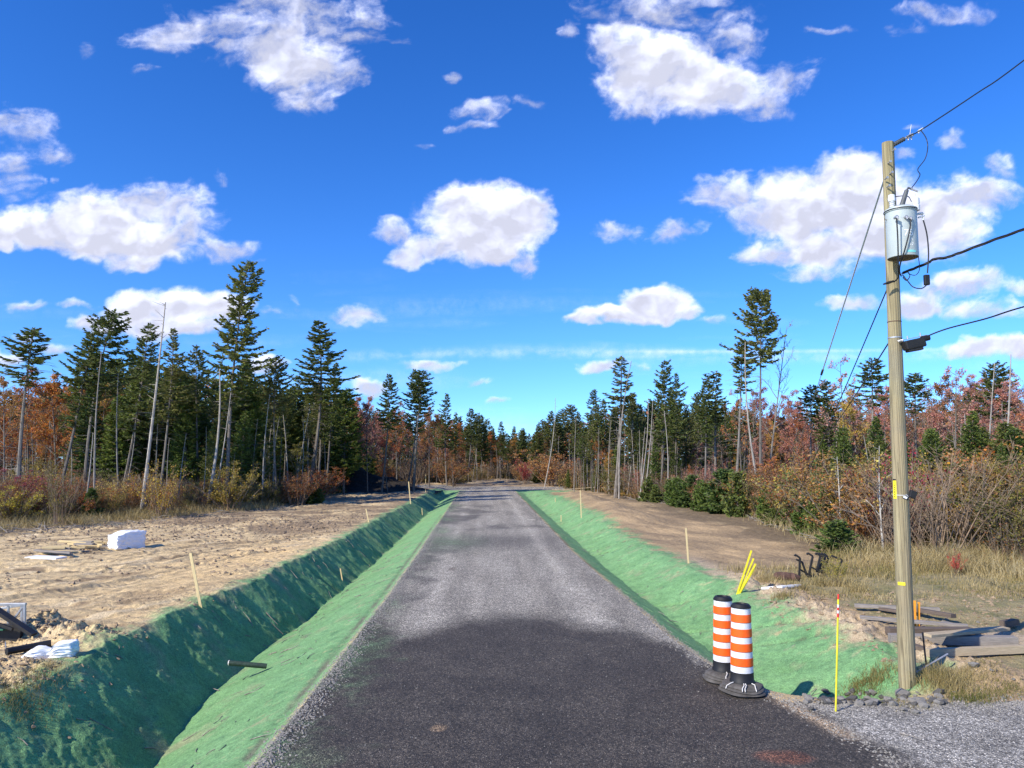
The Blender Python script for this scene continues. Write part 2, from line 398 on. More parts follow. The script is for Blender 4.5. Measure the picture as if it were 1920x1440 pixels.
    cat[(s > .08) & (ga > .45)] = 1; cat[(r > .0) & (ga > .45)] = 2
    rd = inr & (y < 90) | turn
    fin = np.where(rd[:, None], road2, base)
    fin = np.where((rd & (s > -3.6) & (s < .1))[:, None], mixc(fin, g*.8, gl*.8*(y < 88)), fin)
    fin = np.where(turn[:, None], grav, fin)
    cat[rd] = 3; cat[rd & (r > .1) & (y < 12.5) & ~turn] = 4
    ridge = np.exp(-((x-(XR(y)+4.6))/1.5)**2)*sst(36, 44, y)*(1-sst(66, 74, y))
    gm_ = np.clip(rd*1.0 + .35*np.exp(-((s)/.2)**2), 0, 1)
    return fin, cat, gm_

def build_ground():
    rr = np.concatenate([np.geomspace(5.5, 62, 820), np.geomspace(62.5, 300, 200), np.geomspace(310, 4000, 30)])
    aa = np.concatenate([np.linspace(-75, -38, 90)[:-1], np.linspace(-38, 38, 1180), np.linspace(38, 75, 90)[1:]])*math.pi/180
    A, Rr = np.meshgrid(aa, rr)
    x = (np.sin(A)*Rr).ravel(); y = (np.cos(A)*Rr - 2.0).ravel()
    z = terrain(x, y)
    z = z + np.where(y > 400, -1.0, 0)
    colr, cat, gmask = terrain_color(x, y)
    nr, na = len(rr), len(aa)
    i = np.arange(nr-1)[:, None]*na; j = np.arange(na-1)[None, :]
    Q = np.stack([i+j, i+j+1, i+na+j+1, i+na+j], -1).reshape(-1, 4)
    V = np.stack([x, y, z], 1)
    Z = z.reshape(nr, na); X = x.reshape(nr, na); Y = y.reshape(nr, na)
    P = np.stack([X, Y, Z], -1)
    N = np.cross(np.gradient(P, axis=1), np.gradient(P, axis=0)); N /= np.linalg.norm(N, axis=-1)[..., None]
    N = N.reshape(-1, 3)
    qc = cat[Q[:, 0]]
    mats = [M['ground'], M['ground'], M['ground'], M['gravel'], M['gravel']]
    for k, nm in enumerate(['ground', 'ditch', 'ditch', 'road', 'driveway']):
        q = Q[qc == k]
        if not len(q): continue
        used = np.unique(q); remap = -np.ones(len(V), int); remap[used] = np.arange(len(used))
        me = make_mesh(nm, V[used], remap[q], np.zeros(len(q), int), mats[k], True)
        ca = me.attributes.new('Col', 'FLOAT_COLOR', 'POINT')
        ca.data.foreach_set('color', np.concatenate([colr[used], np.ones((len(used), 1))], 1).astype(np.float32).ravel())
        me.normals_split_custom_set_from_vertices(N[used].astype(np.float32))
        o = bpy.data.objects.new(nm, me); C.objects.link(o)
        tag(o, kind='structure')
t = NT('soil_and_hydroseed'); co = t.coord(); col = t.attr('Col', 'Color')
nA = t.noise(38, 5, .7, co); nB = t.noise(9, 4, .6, co)
f = t.math('MULTIPLY', t.rng(nA, .32, .68, .5, 1.45), t.rng(nB, .3, .7, .82, 1.18))
c = t.mix(1.0, col, t.n("ShaderNodeCombineColor", None, i0=f, i1=f, i2=f).outputs[0], 'MULTIPLY')
M['ground'] = t.done(t.prin(Base_Color=c, Roughness=.95, Normal=t.bump(t.math('ADD', nA, nB), .75, .035)))
t = NT('crushed_stone'); co = t.coord(); col = t.attr('Col', 'Color')
vo = t.n("ShaderNodeTexVoronoi", None, Vector=co, Scale=75, Randomness=1.0)
vc = t.n("ShaderNodeSeparateColor", None, i0=vo.outputs['Color']).outputs[0]
vo2 = t.n("ShaderNodeTexVoronoi", None, Vector=co, Scale=33, Randomness=1.0)
vc2 = t.n("ShaderNodeSeparateColor", None, i0=vo2.outputs['Color']).outputs[1]
f = t.math('MULTIPLY', t.rng(vc, 0, 1, .25, 1.7), t.rng(vc2, 0, 1, .45, 1.55))
f = t.math('ADD', f, t.math('MULTIPLY', t.rng(vc, .95, .97, 0, 1), 2.2))
f = t.math('MULTIPLY', f, t.rng(t.noise(3, 4, .6, co), .3, .7, .88, 1.12))
c = t.mix(1.0, col, t.n("ShaderNodeCombineColor", None, i0=f, i1=f, i2=f).outputs[0], 'MULTIPLY')
hh = t.math('ADD', t.math('MULTIPLY', vo.outputs['Distance'], -1.0), t.math('MULTIPLY', t.noise(20, 3, .6, co), .6))
M['gravel'] = t.done(t.prin(Base_Color=c, Roughness=.85, Normal=t.bump(hh, .8, .02)))
build_ground()
def gz(x, y): return float(terrain(np.array([x]), np.array([y]))[0])
def gnd(px, py, z=0.0):                     # the point of the ground seen there, z above it
    d = ray(px, py); h = z
    for _ in range(7):
        k = (h-CAM_H)/d.z; h = .5*h + .5*(gz(d.x*k, d.y*k)+z)
    k = (h-CAM_H)/d.z; return Vector((d.x*k, d.y*k, h))

# ------------------------------------------------------------------ clouds: thin layer under the sun, undersides and billows shaded in the colour
CL = [ # cx, cy, rx, ry, wispiness
 (480,70,120,62,.75),(380,50,120,42,.9),(300,75,70,34,1.0),(560,120,110,66,.35),(575,185,62,38,.7),(640,40,100,60,.9),(520,5,140,45,.8),(660,140,55,34,1.0),(545,90,50,120,.6),
 (270,132,34,12,1.1),(745,76,34,10,1.3),(850,148,16,15,1.1),(165,95,14,20,1.3),
 (35,235,85,42,.8),(95,290,45,36,1.1),(15,330,60,60,1.05),(98,341,14,12,1.1),
 (50,432,90,44,.25),(170,425,100,62,.2),(300,385,95,46,.5),(250,445,130,58,.2),(350,425,75,52,.6),(415,465,70,22,.9),(0,440,60,38,.2),(240,492,66,26,.5),(490,482,30,8,1.2),
 (255,582,62,36,.2),(345,572,70,38,.2),(415,575,60,34,.3),(175,612,44,20,.4),(320,612,130,30,.4),(55,572,48,12,.9),(150,572,44,9,1.0),(505,592,28,9,1.0),(0,672,46,20,.5),(45,632,34,12,.8),(500,680,50,18,.5),(100,655,40,15,.7),
 (900,425,104,74,.15),(872,380,48,38,.25),(968,415,70,50,.3),(795,462,60,24,.45),(735,437,46,22,.6),(765,475,40,28,.5),(985,488,32,32,.6),(915,465,90,36,.2),(1003,400,38,42,.35),
 (905,210,58,20,1.0),(965,190,50,17,1.05),(885,236,55,12,1.1),(1005,192,34,12,1.1),(800,262,26,6,1.3),
 (1225,130,115,92,.3),(1165,85,60,60,.5),(1320,155,105,68,.3),(1400,180,85,46,.6),(1250,15,170,52,1.0),(1195,195,75,42,.6),(1350,70,90,46,.9),(1480,140,62,44,1.05),(1110,20,40,22,1.2),(1440,205,60,30,.9),(1070,60,20,24,1.3),
 (1500,395,130,72,.25),(1605,345,90,60,.25),(1420,400,70,48,.6),(1365,365,80,42,.7),(1270,435,64,26,.8),(1560,470,120,42,.3),(1440,470,66,28,.5),(1740,420,110,80,.3),(1825,365,85,42,.5),(1880,320,40,26,1.0),(1650,420,100,86,.15),(1540,510,90,22,.8),
 (1155,436,50,20,.7),(1235,568,62,34,.15),(1180,592,90,17,.3),(1098,595,34,15,.4),(1285,580,34,14,.5),
 (672,598,50,20,.5),(1342,598,34,12,1.0),(810,679,68,11,.6),(900,718,40,10,.9),(930,756,30,8,.7),(1115,686,42,16,.5),(700,722,40,16,.4),(414,340,16,14,1.1),(545,575,10,20,1.3),(1200,690,34,12,1.0),
 (1800,535,90,34,.5),(1720,565,66,27,.4),(1850,582,90,22,.5),(1600,568,60,20,.8),(1840,655,90,22,.35),(1910,655,46,26,.3),(1790,262,36,18,1.1),(1725,245,30,14,1.2),(1910,545,40,16,.8),
 (1760,22,100,20,1.1),(1695,48,44,16,1.2),(1660,40,20,10,1.3),(1690,290,30,14,1.2),(1545,50,60,10,1.4),
]
def build_clouds():
    az = np.linspace(-52, 52, 1300)*math.pi/180; el = np.linspace(1, 40, 640)*math.pi/180
    A, E = np.meshgrid(az, el)
    D = np.stack([np.sin(A)*np.cos(E), np.cos(A)*np.cos(E), np.sin(E)], -1)
    # celestial coordinates in units where one degree near the horizon is ~25
    cp, sp = math.cos(PITCH), math.sin(PITCH)
    yy = D[..., 1]*cp + D[..., 2]*sp; zz = -D[..., 1]*sp + D[..., 2]*cp
    U = 960 + F*D[..., 0]/yy; Vv = 720 - F*zz/yy
    w1 = fbm(U/150, Vv/110, 4, 301); w2 = fbm(U/150+9, Vv/110+4, 4, 311); w3 = fbm(U/32, Vv/26, 3, 321); w4 = fbm(U/32+5, Vv/26, 3, 331)
    u = U + 30*w1 + 9*w3; v = Vv + 24*w2 + 8*w4
    Sx = np.full(U.shape, -4.0); WI = np.zeros(U.shape)
    acc = np.zeros(U.shape); wacc = np.full(U.shape, 1e-9); dacc = np.zeros(U.shape)
    for cx, cy, rx, ry, w in CL:
        dy = (v-cy); ryy = np.where(dy > 0, ry*.88, ry*1.06)
        q = ((u-cx)/rx/1.12)**2 + (dy/ryy/1.12)**2
        e = np.exp(np.clip(1-q, -6, 1)*6)
        acc += e; wacc += e*w; dacc += e*np.clip(dy/ryy, -1.2, 1.2)
    Sx = np.log(acc)/6; WI = wacc/acc; below = dacc/acc
    fine = fbm(u/62+.3*w3, v/46, 6, 341, .58); fil = fbm(U/90+1.2*w1, Vv/40+1.2*w2, 6, 351, .62)
    dens = Sx*1.05 + .10 + (.42+.4*WI)*fine + WI*(1.25*fil-.40)
    op = sst(-.04, .62+.75*WI.clip(0, 1.2), dens)**1.1*(1-.5*np.clip(WI-.3, 0, 1))
    op = op*sst(-1.5, -.8, Sx)
    # faint high streaks and contrails
    cir = np.exp(-((Vv-(655+ -4*np.sin(U/300)+ (U-1400)*-.004))/3.2)**2)*sst(1050, 1300, U)*.22
    cir += np.exp(-((Vv-(668-(U-900)*.006+6*np.sin(U/200)))/9)**2)*.16*sst(.0, .5, fil+.35)*sst(600, 700, U)
    cir += .10*sst(.1, .7, fbm(U/500, Vv/60, 5, 361)+.12)*sst(480, 640, Vv)
    op = 1-(1-op)*(1-cir)
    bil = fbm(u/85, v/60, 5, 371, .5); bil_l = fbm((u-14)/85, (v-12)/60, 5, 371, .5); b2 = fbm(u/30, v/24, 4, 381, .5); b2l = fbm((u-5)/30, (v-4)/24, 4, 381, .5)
    shade_depth = np.clip(Sx*.75 + .10 + .5*below + .34*bil + .05*b2, -1, 1.3)          # cloud body weighted downwards, so the undersides take painted shade
    thick = np.clip(sst(.0, 1.0, shade_depth)*.95 + .9*(bil-bil_l) + .12*(b2-b2l), 0, 1)  # painted cloud shade: grey bases, billows graded along the sun direction
    P = D*(520/(D[..., 2]+.02))[..., None]
    ne, na = U.shape
    i = np.arange(ne-1)[:, None]*na; j = np.arange(na-1)[None, :]
    Q = np.stack([i+j, i+j+1, i+na+j+1, i+na+j], -1).reshape(-1, 4)
    o1 = op.ravel()
    keep = o1[Q].max(1) > .004
    Q = Q[keep]; used = np.unique(Q); remap = np.zeros(ne*na, int); remap[used] = np.arange(len(used))
    me = make_mesh('clouds', P.reshape(-1, 3)[used] + np.array([0, 0, CAM_H]), remap[Q], np.zeros(len(Q), int), M['cloud'], True)
    a = me.attributes.new('dens', 'FLOAT', 'POINT'); a.data.foreach_set('value', o1[used].astype(np.float32))
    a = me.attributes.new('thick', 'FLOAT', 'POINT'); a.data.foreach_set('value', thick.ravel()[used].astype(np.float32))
    o = bpy.data.objects.new('clouds', me); C.objects.link(o); tag(o, kind='structure')
t = NT('cloud'); de = t.attr('dens'); co = t.coord()
dirv = t.n("ShaderNodeVectorMath", {'operation': 'NORMALIZE'}, i0=co).outputs[0]
n = t.noise(85, 7, .62, dirv); n2 = t.noise(26, 6, .6, dirv)
nm = t.math('ADD', t.math('MULTIPLY', n, .55), t.math('MULTIPLY', n2, .45))
edge = t.math('MULTIPLY', t.math('MULTIPLY', de, t.math('SUBTRACT', 1.0, de)), 7.0)
al = t.math('ADD', de, t.math('MULTIPLY', edge, t.math('SUBTRACT', nm, .50)), True)
shade_tone = t.math('ADD', t.attr('thick'), t.rng(n2, .3, .7, -.04, .04), True)      # shade put into the tint, greyest on the undersides
cc = t.mix(shade_tone, (1.0, .995, .965), (.54, .53, .505))
df = t.n("ShaderNodeBsdfTranslucent", None, Color=cc)
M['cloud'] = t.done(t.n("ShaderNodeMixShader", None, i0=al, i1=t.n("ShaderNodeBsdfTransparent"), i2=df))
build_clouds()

# ------------------------------------------------------------------ plants
rs = np.random.RandomState(7)
def unit(v): return v/(np.linalg.norm(v, axis=-1, keepdims=True)+1e-9)
def sprays(acc, P, D, length, width, rg, mi=0, base=.5):
    """flat pointed sprays starting at P, running along D"""
    n = len(P); D = unit(D)
    rnd = rg.normal(size=(n, 3)); sd = unit(np.cross(D, rnd)); up = np.cross(sd, D)
    Lh = length[:, None] if np.ndim(length) else length
    Wd = width[:, None] if np.ndim(width) else width
    a = P; m1 = P + D*Lh*.45 + sd*Wd; m2 = P + D*Lh*.45 - sd*Wd; tip = P + D*Lh - up*Lh*.08
    V = np.stack([a, m1, tip, m2], 1).reshape(-1, 3)
    i = np.arange(n)*4
    acc.add(V, np.stack([i, i+1, i+2, i+3], 1), mi, np.repeat(rg.rand(n)*.5 + base*.5 if np.ndim(base) == 0 else base, 4))

def spruce_mesh(seed, H, cb, Rc, dens=1.0, shape='cone', step=.30, spray=1.0, irregular=.25, dead=1.0, r0=None, bend=.25):
    """returns trunk mesh, crown mesh"""
    rg = np.random.RandomState(seed)
    tr = Acc(); cr = Acc()
    r0 = r0 or (.02 + H*.0055)
    bx, by = rg.normal(size=2)*bend
    zs = np.linspace(0, H, 10)
    def axis(z): k = z/H; return np.array([bx*math.sin(k*2.6), by*math.sin(k*2.1), z])
    tr.tube([axis(z) for z in zs], r0*(1-zs/H*.93)+.004, 7, 0)
    # dead stubs under the crown
    if dead:
        for z in np.arange(.06*H, cb*H+.15*H, .22/dead):
            a = rg.rand()*6.283; l = (rg.rand()**2)*1.1*min(1, H/9)+.15; p = axis(z)
            q = p + np.array([math.cos(a)*l, math.sin(a)*l, rg.uniform(-.35, .15)*l])
            mid = (p+q)/2 + np.array([0, 0, .08*l])
            tr.tube([p, mid, q], [.014, .009, .004], 3, 0, cap=False)
            if l > .5:
                for k in range(3):
                    t0 = rg.uniform(.4, .9); b = p+(q-p)*t0; a2 = a+rg.uniform(-1, 1)
                    tr.tube([b, b+np.array([math.cos(a2)*.3, math.sin(a2)*.3, rg.uniform(-.15, .05)])], [.006, .003], 3, 0, cap=False)
    z = cb*H
    gap_a = rg.rand()*6.28
    while z < H-.12:
        k = (z-cb*H)/(H*(1-cb))
        if shape == 'cone': prof = (1-k)**.85
        elif shape == 'column': prof = min(1, (1-k)*2.1)**.7*(.75+.25*math.sin(k*9+seed))
        elif shape == 'flat': prof = (math.sin(min(1, k*1.7+.35)*math.pi*.5))*(1-k)**.55*1.15
        else: prof = (1-k)**.6
        prof *= min(1, .45+k*5)
        nb = int(rg.randint(4, 7)*dens + .5)
        Lz = Rc*prof*(1+.0*k)
        off = rg.rand()*6.28
        for b in range(nb):
            a = off + b*6.283/nb + rg.normal()*.25
            l = Lz*rg.uniform(1-irregular*1.3, 1+irregular)*(1-.25*math.cos(a-gap_a)*irregular*2) + .06
            if rg.rand() < irregular*.4: l *= .4
            rise = (-.30 + .85*k)*l                     # low limbs droop, high ones lift
            zz = z + rg.normal()*.07
            base = axis(zz); ca, sa = math.cos(a), math.sin(a)
            ts = np.linspace(0, 1, 5)
            pts = np.stack([base[0]+ca*l*ts, base[1]+sa*l*ts, base[2]+rise*ts+(ts**2.4)*l*.22 - np.sin(ts*3.14)*l*.06], 1)
            cr.tube(pts, .010+.012*l*(1-ts)+.002, 3, 1, cap=False)
            n = int((5 + l*30*spray)*dens**.3)
            t_ = rg.uniform(.10, 1.0, n)**.8
            P = np.stack([np.interp(t_, ts, pts[:, i]) for i in range(3)], 1)
            side = np.where(rg.rand(n) < .5, 1, -1)
            ang = a + side*(rg.uniform(.35, 1.15, n))
            Dd = np.stack([np.cos(ang), np.sin(ang), rg.normal(-.12 + .3*k, .28, n)], 1)
            ll = (.13 + .34*(1-t_)*min(1, l) + .05*rg.rand(n))*rg.uniform(.7, 1.25, n)
            sprays(cr, P, Dd, ll, .036+.034*rg.rand(n), rg, 0)
            m = n//2
            sprays(cr, P[:m]+rg.normal(size=(m, 3))*.03, unit(Dd[:m])+rg.normal(size=(m, 3))*.55, ll[:m]*.6, np.full(m, .03), rg, 0)
        z += step*(1.05-.35*k)*rg.uniform(.75, 1.25)
    top = axis(H); n = int(14*spray)
    sprays(cr, np.tile(top-np.array([0, 0, .35]), (n, 1))+np.stack([np.zeros(n), np.zeros(n), rg.rand(n)*.35], 1), np.stack([rg.normal(size=n)*.5, rg.normal(size=n)*.5, np.ones(n)], 1), np.full(n, .2), np.full(n, .03), rg, 0)
    def fin(acc, nm, mats):
        return make_mesh(nm, np.concatenate(acc.v), np.concatenate(acc.q), np.concatenate(acc.m), mats, False, np.concatenate(acc.r))
    return fin(tr, 'trunk', [M['bark']]), fin(cr, 'crown', [M['needle'], M['bark']])

def broadleaf_mesh(seed, H, cb, Rc, leaves=5000, leaf=.085, limbs=16, r0=None, barkm='bark', fork=.0, lean=.4, leafy=None, up=.9):
    rg = np.random.RandomState(seed); tr = Acc(); cr = Acc(); r0 = r0 or (.02+H*.006)
    bx, by = rg.normal(size=2)*lean
    def axis(z): k = z/H; return np.array([bx*k*k, by*math.sin(k*2.0), z])
    zs = np.linspace(0, H*.97, 9); tr.tube([axis(z) for z in zs], r0*(1-zs/H*.95)+.005, 7, 0)
    tips = []
    for i in range(limbs):
        k = (i+rg.rand())/limbs; z = H*(cb + (1-cb)*k*.93); a = i*2.4 + rg.normal()*.4
        prof = math.sin(min(1, .25+k*.95)*math.pi)**.6 if k < .9 else .35
        l = Rc*max(.25, prof)*rg.uniform(.75, 1.2)
        d = np.array([math.cos(a), math.sin(a), up*rg.uniform(.7, 1.3)]); d /= np.linalg.norm(d)
        p = axis(z); pts = [p]
        for s_ in range(4):
            d = unit(d + rg.normal(size=3)*.16 + np.array([0, 0, .08])); p = p + d*l/3.2; pts.append(p)
        rr_ = r0*(.42-.25*k); tr.tube(pts, np.linspace(rr_, .008, 5), 5, 0, cap=False)
        for j in range(7):
            t0 = rg.uniform(.25, 1); q0 = np.array([np.interp(t0, np.linspace(0, 1, 5), [pp[c] for pp in pts]) for c in range(3)])
            d2 = unit(d*.6 + rg.normal(size=3)*.6 + np.array([0, 0, .25])); l2 = l*.42*rg.uniform(.6, 1.2)
            q1 = q0 + d2*l2*.5 + rg.normal(size=3)*.04; q2 = q1 + unit(d2+rg.normal(size=3)*.25)*l2*.5
            tr.tube([q0, q1, q2], [.012, .008, .004], 3, 1, cap=False)
            for m in range(4):
                b = q0+(q2-q0)*rg.uniform(.3, 1); e = b+unit(d2*.7+rg.normal(size=3)*.7+np.array([0, 0, .3]))*l2*rg.uniform(.3, .6)
                tr.tube([b, e], [.006, .0025], 3, 1, cap=False); tips.append((b, e))
    nl = leaves
    out = [tr]
    if nl:
        T = np.array([(b, e) for b, e in tips]); w = rg.rand(len(T))**1.3*(1 if leafy is None else 1); w /= w.sum()
        ix = rg.choice(len(T), nl, p=w); t_ = rg.rand(nl)[:, None]
        P = T[ix, 0]*(1-t_)+T[ix, 1]*t_ + rg.normal(size=(nl, 3))*Rc*.045
        D = unit(rg.normal(size=(nl, 3))+np.array([0, 0, -.35]))
        clump = (np.sin(ix*12.9898)*43758.5453) % 1
        n = nl; sd = unit(np.cross(D, rg.normal(size=(n, 3)))); s_ = leaf*rg.uniform(.7, 1.3, n)[:, None]
        V = np.stack([P, P+D*s_*.5+sd*s_*.45, P+D*s_, P+D*s_*.5-sd*s_*.45], 1).reshape(-1, 3); i = np.arange(n)*4
        cr.add(V, np.stack([i, i+1, i+2, i+3], 1), 0, np.repeat(np.clip(clump*.6+rg.rand(n)*.4, 0, 1), 4))
    def fin(acc, nm, mats):
        return make_mesh(nm, np.concatenate(acc.v), np.concatenate(acc.q), np.concatenate(acc.m), mats, False, np.concatenate(acc.r))
    return fin(tr, 'trunk', [M[barkm], M['twig']]), (fin(cr, 'crown', [M['leaf']]) if nl else None)

def snag_mesh(seed, H, stubs=30, r0=None, bend=.3):
    rg = np.random.RandomState(seed); tr = Acc(); r0 = r0 or .022+H*.0054
    bx, by = rg.normal(size=2)*bend
    def axis(z): k = z/H; return np.array([bx*k*k, by*math.sin(k*2.4), z])
    zs = np.linspace(0, H, 9); tr.tube([axis(z) for z in zs], r0*(1-zs/H*.72), 7, 0)
    for i in range(stubs):
        z = H*rg.uniform(.2, .99)**.6; a = rg.rand()*6.28; l = (rg.rand()**2*.8+.08)*(1.2-.5*z/H); p = axis(z)
        tr.tube([p, p+np.array([math.cos(a)*l, math.sin(a)*l, rg.uniform(-.1, .5)*l])], [.014, .004], 3, 0, cap=False)
    return make_mesh('trunk', np.concatenate(tr.v), np.concatenate(tr.q), np.concatenate(tr.m), [M['barkdead']], False, np.concatenate(tr.r))

def shrub_mesh(seed, H, spread, stems=22, leaves=900, leaf=.05, side=5, upright=1.0):
    rg = np.random.RandomState(seed); st = Acc(); lv = Acc(); tips = []
    for i in range(stems):
        a = rg.rand()*6.283; rr = spread*.22*rg.rand(); p = np.array([math.cos(a)*rr, math.sin(a)*rr, -.05])
        d = unit(np.array([math.cos(a)*rg.rand()*.75/upright, math.sin(a)*rg.rand()*.75/upright, 1.0]))
        l = H*rg.uniform(.55, 1.1); pts = [p]
        for k in range(4):
            d = unit(d+rg.normal(size=3)*.10); p = p+d*l/4; pts.append(p)
        st.tube(pts, np.linspace(.013*(.6+H*.25), .004, 5), 4, 0, cap=False)
        for k in range(side):
            t0 = rg.uniform(.3, .98); b = np.array([np.interp(t0, np.linspace(0, 1, 5), [pp[c] for pp in pts]) for c in range(3)])
            e = b+unit(d+rg.normal(size=3)*.5+np.array([0, 0, .1]))*l*rg.uniform(.10, .28)
            st.tube([b, e], [.006, .0025], 3, 0, cap=False); tips.append((b, e))
            for m in range(2):
                b2 = b+(e-b)*rg.uniform(.3, .9); e2 = b2+unit(rg.normal(size=3)*.7+np.array([0, 0, .6]))*l*.09
                st.tube([b2, e2], [.004, .002], 3, 0, cap=False); tips.append((b2, e2))
    sm = make_mesh('stems', np.concatenate(st.v), np.concatenate(st.q), np.concatenate(st.m), [M['twig']], False, np.concatenate(st.r))
    lm = None
    if leaves:
        n = leaves; T = np.array(tips); ix = rg.randint(0, len(T), n); t_ = rg.rand(n)[:, None]
        P = T[ix, 0]*(1-t_)+T[ix, 1]*t_+rg.normal(size=(n, 3))*.05; D = unit(rg.normal(size=(n, 3)))
        sd = unit(np.cross(D, rg.normal(size=(n, 3)))); s_ = leaf*rg.uniform(.6, 1.4, n)[:, None]
        V = np.stack([P, P+D*s_*.5+sd*s_*.45, P+D*s_, P+D*s_*.5-sd*s_*.45], 1).reshape(-1, 3); i = np.arange(n)*4
        lv.add(V, np.stack([i, i+1, i+2, i+3], 1), 0, np.repeat(rg.rand(n), 4))
        lm = make_mesh('leaves', np.concatenate(lv.v), np.concatenate(lv.q), np.concatenate(lv.m), [M['leaf']], False, np.concatenate(lv.r))
    return sm, lm

# colours (linear albedo)
GRN = [(.135,.165,.045), (.16,.18,.048), (.12,.155,.045), (.18,.185,.055)]
GRNB = [(.17,.22,.045), (.145,.20,.045), (.20,.225,.055)]
ORG = [(.42,.15,.035), (.50,.20,.04), (.38,.12,.03), (.46,.24,.05)]
RED = [(.46,.15,.06), (.40,.11,.07), (.52,.19,.08)]
PNK = [(.50,.225,.16), (.54,.27,.20), (.46,.20,.145)]
YEL = [(.50,.33,.05), (.44,.30,.06), (.52,.38,.09)]
RUS = [(.34,.15,.05), (.29,.14,.055), (.37,.19,.055)]
OLV = [(.20,.18,.045), (.27,.21,.055), (.15,.155,.04)]
SCA = [(.36,.035,.03)]

PROTO = {}
for i, (cb, Rc, sh, dn, irr) in enumerate([(.56,1.55,'cone',1.0,.28), (.50,1.45,'flat',1.0,.35), (.62,1.5,'flat',1.05,.3), (.42,1.45,'cone',.9,.3), (.48,1.25,'column',1.0,.35), (.66,1.75,'flat',1.0,.35), (.42,1.5,'column',.95,.30), (.5,1.35,'cone',.75,.5), (.38,1.6,'flat',.85,.48), (.58,1.3,'column',.8,.5)]):
    PROTO['top%d' % i] = spruce_mesh(100+i, 13, cb, Rc, dn, sh, irregular=irr)
for i, (cb, Rc, sh) in enumerate([(.16,1.9,'cone'), (.22,1.7,'round'), (.30,1.6,'cone')]):
    PROTO['full%d' % i] = spruce_mesh(120+i, 11, cb, Rc, 1.15, sh, irregular=.22, spray=1.1, step=.27, dead=.4)
PROTO['thin0'] = spruce_mesh(130, 13, .70, .85, .9, 'flat', irregular=.4, dead=1.6)
PROTO['thin1'] = spruce_mesh(131, 13, .60, .8, .75, 'column', irregular=.5, dead=1.8)
for i in range(3): PROTO['maple%d' % i] = broadleaf_mesh(140+i, 10, .28+.05*i, 2.1, [5200, 4200, 3000][i], .10)
for i in range(2): PROTO['sparse%d' % i] = broadleaf_mesh(150+i, 10, .35, 1.6, 1100, .10)
for i in range(3): PROTO['bare%d' % i] = broadleaf_mesh(160+i, 10, .35, 1.5, 0, limbs=15)
for i in range(4): PROTO['snag%d' % i] = (snag_mesh(170+i, 10, [18, 40, 10, 26][i]), None)
PROTO['fir0'] = spruce_mesh(180, 2.6, .03, .95, 1.3, 'cone', step=.15, spray=1.9, irregular=.2, dead=0, r0=.04, bend=.05)
PROTO['fir1'] = spruce_mesh(181, 2.6, .03, 1.15, 1.3, 'round', step=.16, spray=1.9, irregular=.3, dead=0, r0=.04, bend=.08)
for i in range(3): PROTO['brush%d' % i] = shrub_mesh(190+i, 2.2, 1.8, 24, [0, 400, 120][i], .04, 7)
for i in range(4): PROTO['leafy%d' % i] = shrub_mesh(200+i, 2.0, 1.7, 20, [2200, 3200, 4600, 1500][i], .045, 7)
PROTO['sapling0'] = broadleaf_mesh(210, 3.2, .3, .6, 260, .055, 9, r0=.022, barkm='barkbirch')
PROTO['sapling1'] = broadleaf_mesh(211, 3.2, .25, .5, 0, .055, 9, r0=.02, barkm='barkbirch')
PH = {'top': 13, 'full': 11, 'thin': 13, 'maple': 10, 'sparse': 10, 'bare': 10, 'snag': 10, 'fir': 2.6, 'brush': 2.2, 'leafy': 2.0, 'sapling': 3.2}
NAMES = {'top': ('spruce_tree', 'tree'), 'full': ('fir_tree', 'tree'), 'thin': ('spruce_tree', 'tree'), 'maple': ('autumn_tree', 'tree'),
         'sparse': ('autumn_tree', 'tree'), 'bare': ('bare_tree', 'tree'), 'snag': ('dead_tree', 'dead tree'), 'fir': ('young_fir', 'young fir'),
         'brush': ('bare_shrub', 'shrub'), 'leafy': ('leafy_shrub', 'shrub'), 'sapling': ('sapling', 'sapling')}
NPL = [0]
def plant(proto, x, y, H, wid=1.0, color=(.05, .07, .02), label=None, group=None, lean=(0, 0), rz=None):
    """wid: width relative to the prototype scaled uniformly"""
    fam = proto.rstrip('0123456789'); k = H/PH[fam]
    tm, cm = PROTO[proto]; nm, cat = NAMES[fam]
    rz = random.uniform(0, 6.28) if rz is None else rz
    z0 = gz(x, y) - .04
    rot = Matrix.Rotation(rz, 4, 'Z'); tilt = Euler((-lean[1], lean[0], 0)).to_matrix().to_4x4()
    M4 = Matrix.Translation((x, y, z0)) @ tilt @ rot @ Matrix.Diagonal((k*wid, k*wid, k, 1))
    if cm is None:
        r = bpy.data.objects.new(nm, tm); C.objects.link(r)
    else:
        r = empty(nm)
        a = bpy.data.objects.new('stems' if fam in ('brush', 'leafy') else 'trunk', tm); C.objects.link(a); a.parent = r
        b = bpy.data.objects.new('leaves' if fam in ('brush', 'leafy') else 'crown', cm); C.objects.link(b); b.parent = r; b.color = (*color, 1)
    r.matrix_world = M4
    tag(r, label, cat, group); NPL[0] += 1
    return r
def pt(px, Y): return (px-960)/F*Y*1.0
def hero(proto, pxb, Y, pxt, pyt, wid, color, label, group=None, rz=None):
    """a tree standing at distance Y whose foot is at column pxb and whose tip is seen at (pxt, pyt)"""
    Y = max(Y, (np.interp(pxb, [-200, 0, 250, 560, 640, 760], [33, 37, 43.5, 57, 72, 76]) if pxb < 900 else np.interp(pxb, [1050, 1180, 1340, 1450, 1560, 1640, 1920], [80, 62, 51, 41, 32, 28, 26])) + 1.5)
    top = at(pxt, pyt, Y); d = ray(pxb, 880); x = d.x*Y/d.y
    H = top.z - gz(x, Y); lx = math.atan2(top.x-x, H)
    return plant(proto, x, Y, H/math.cos(lx), wid, color, label, group, (lx, 0), rz)

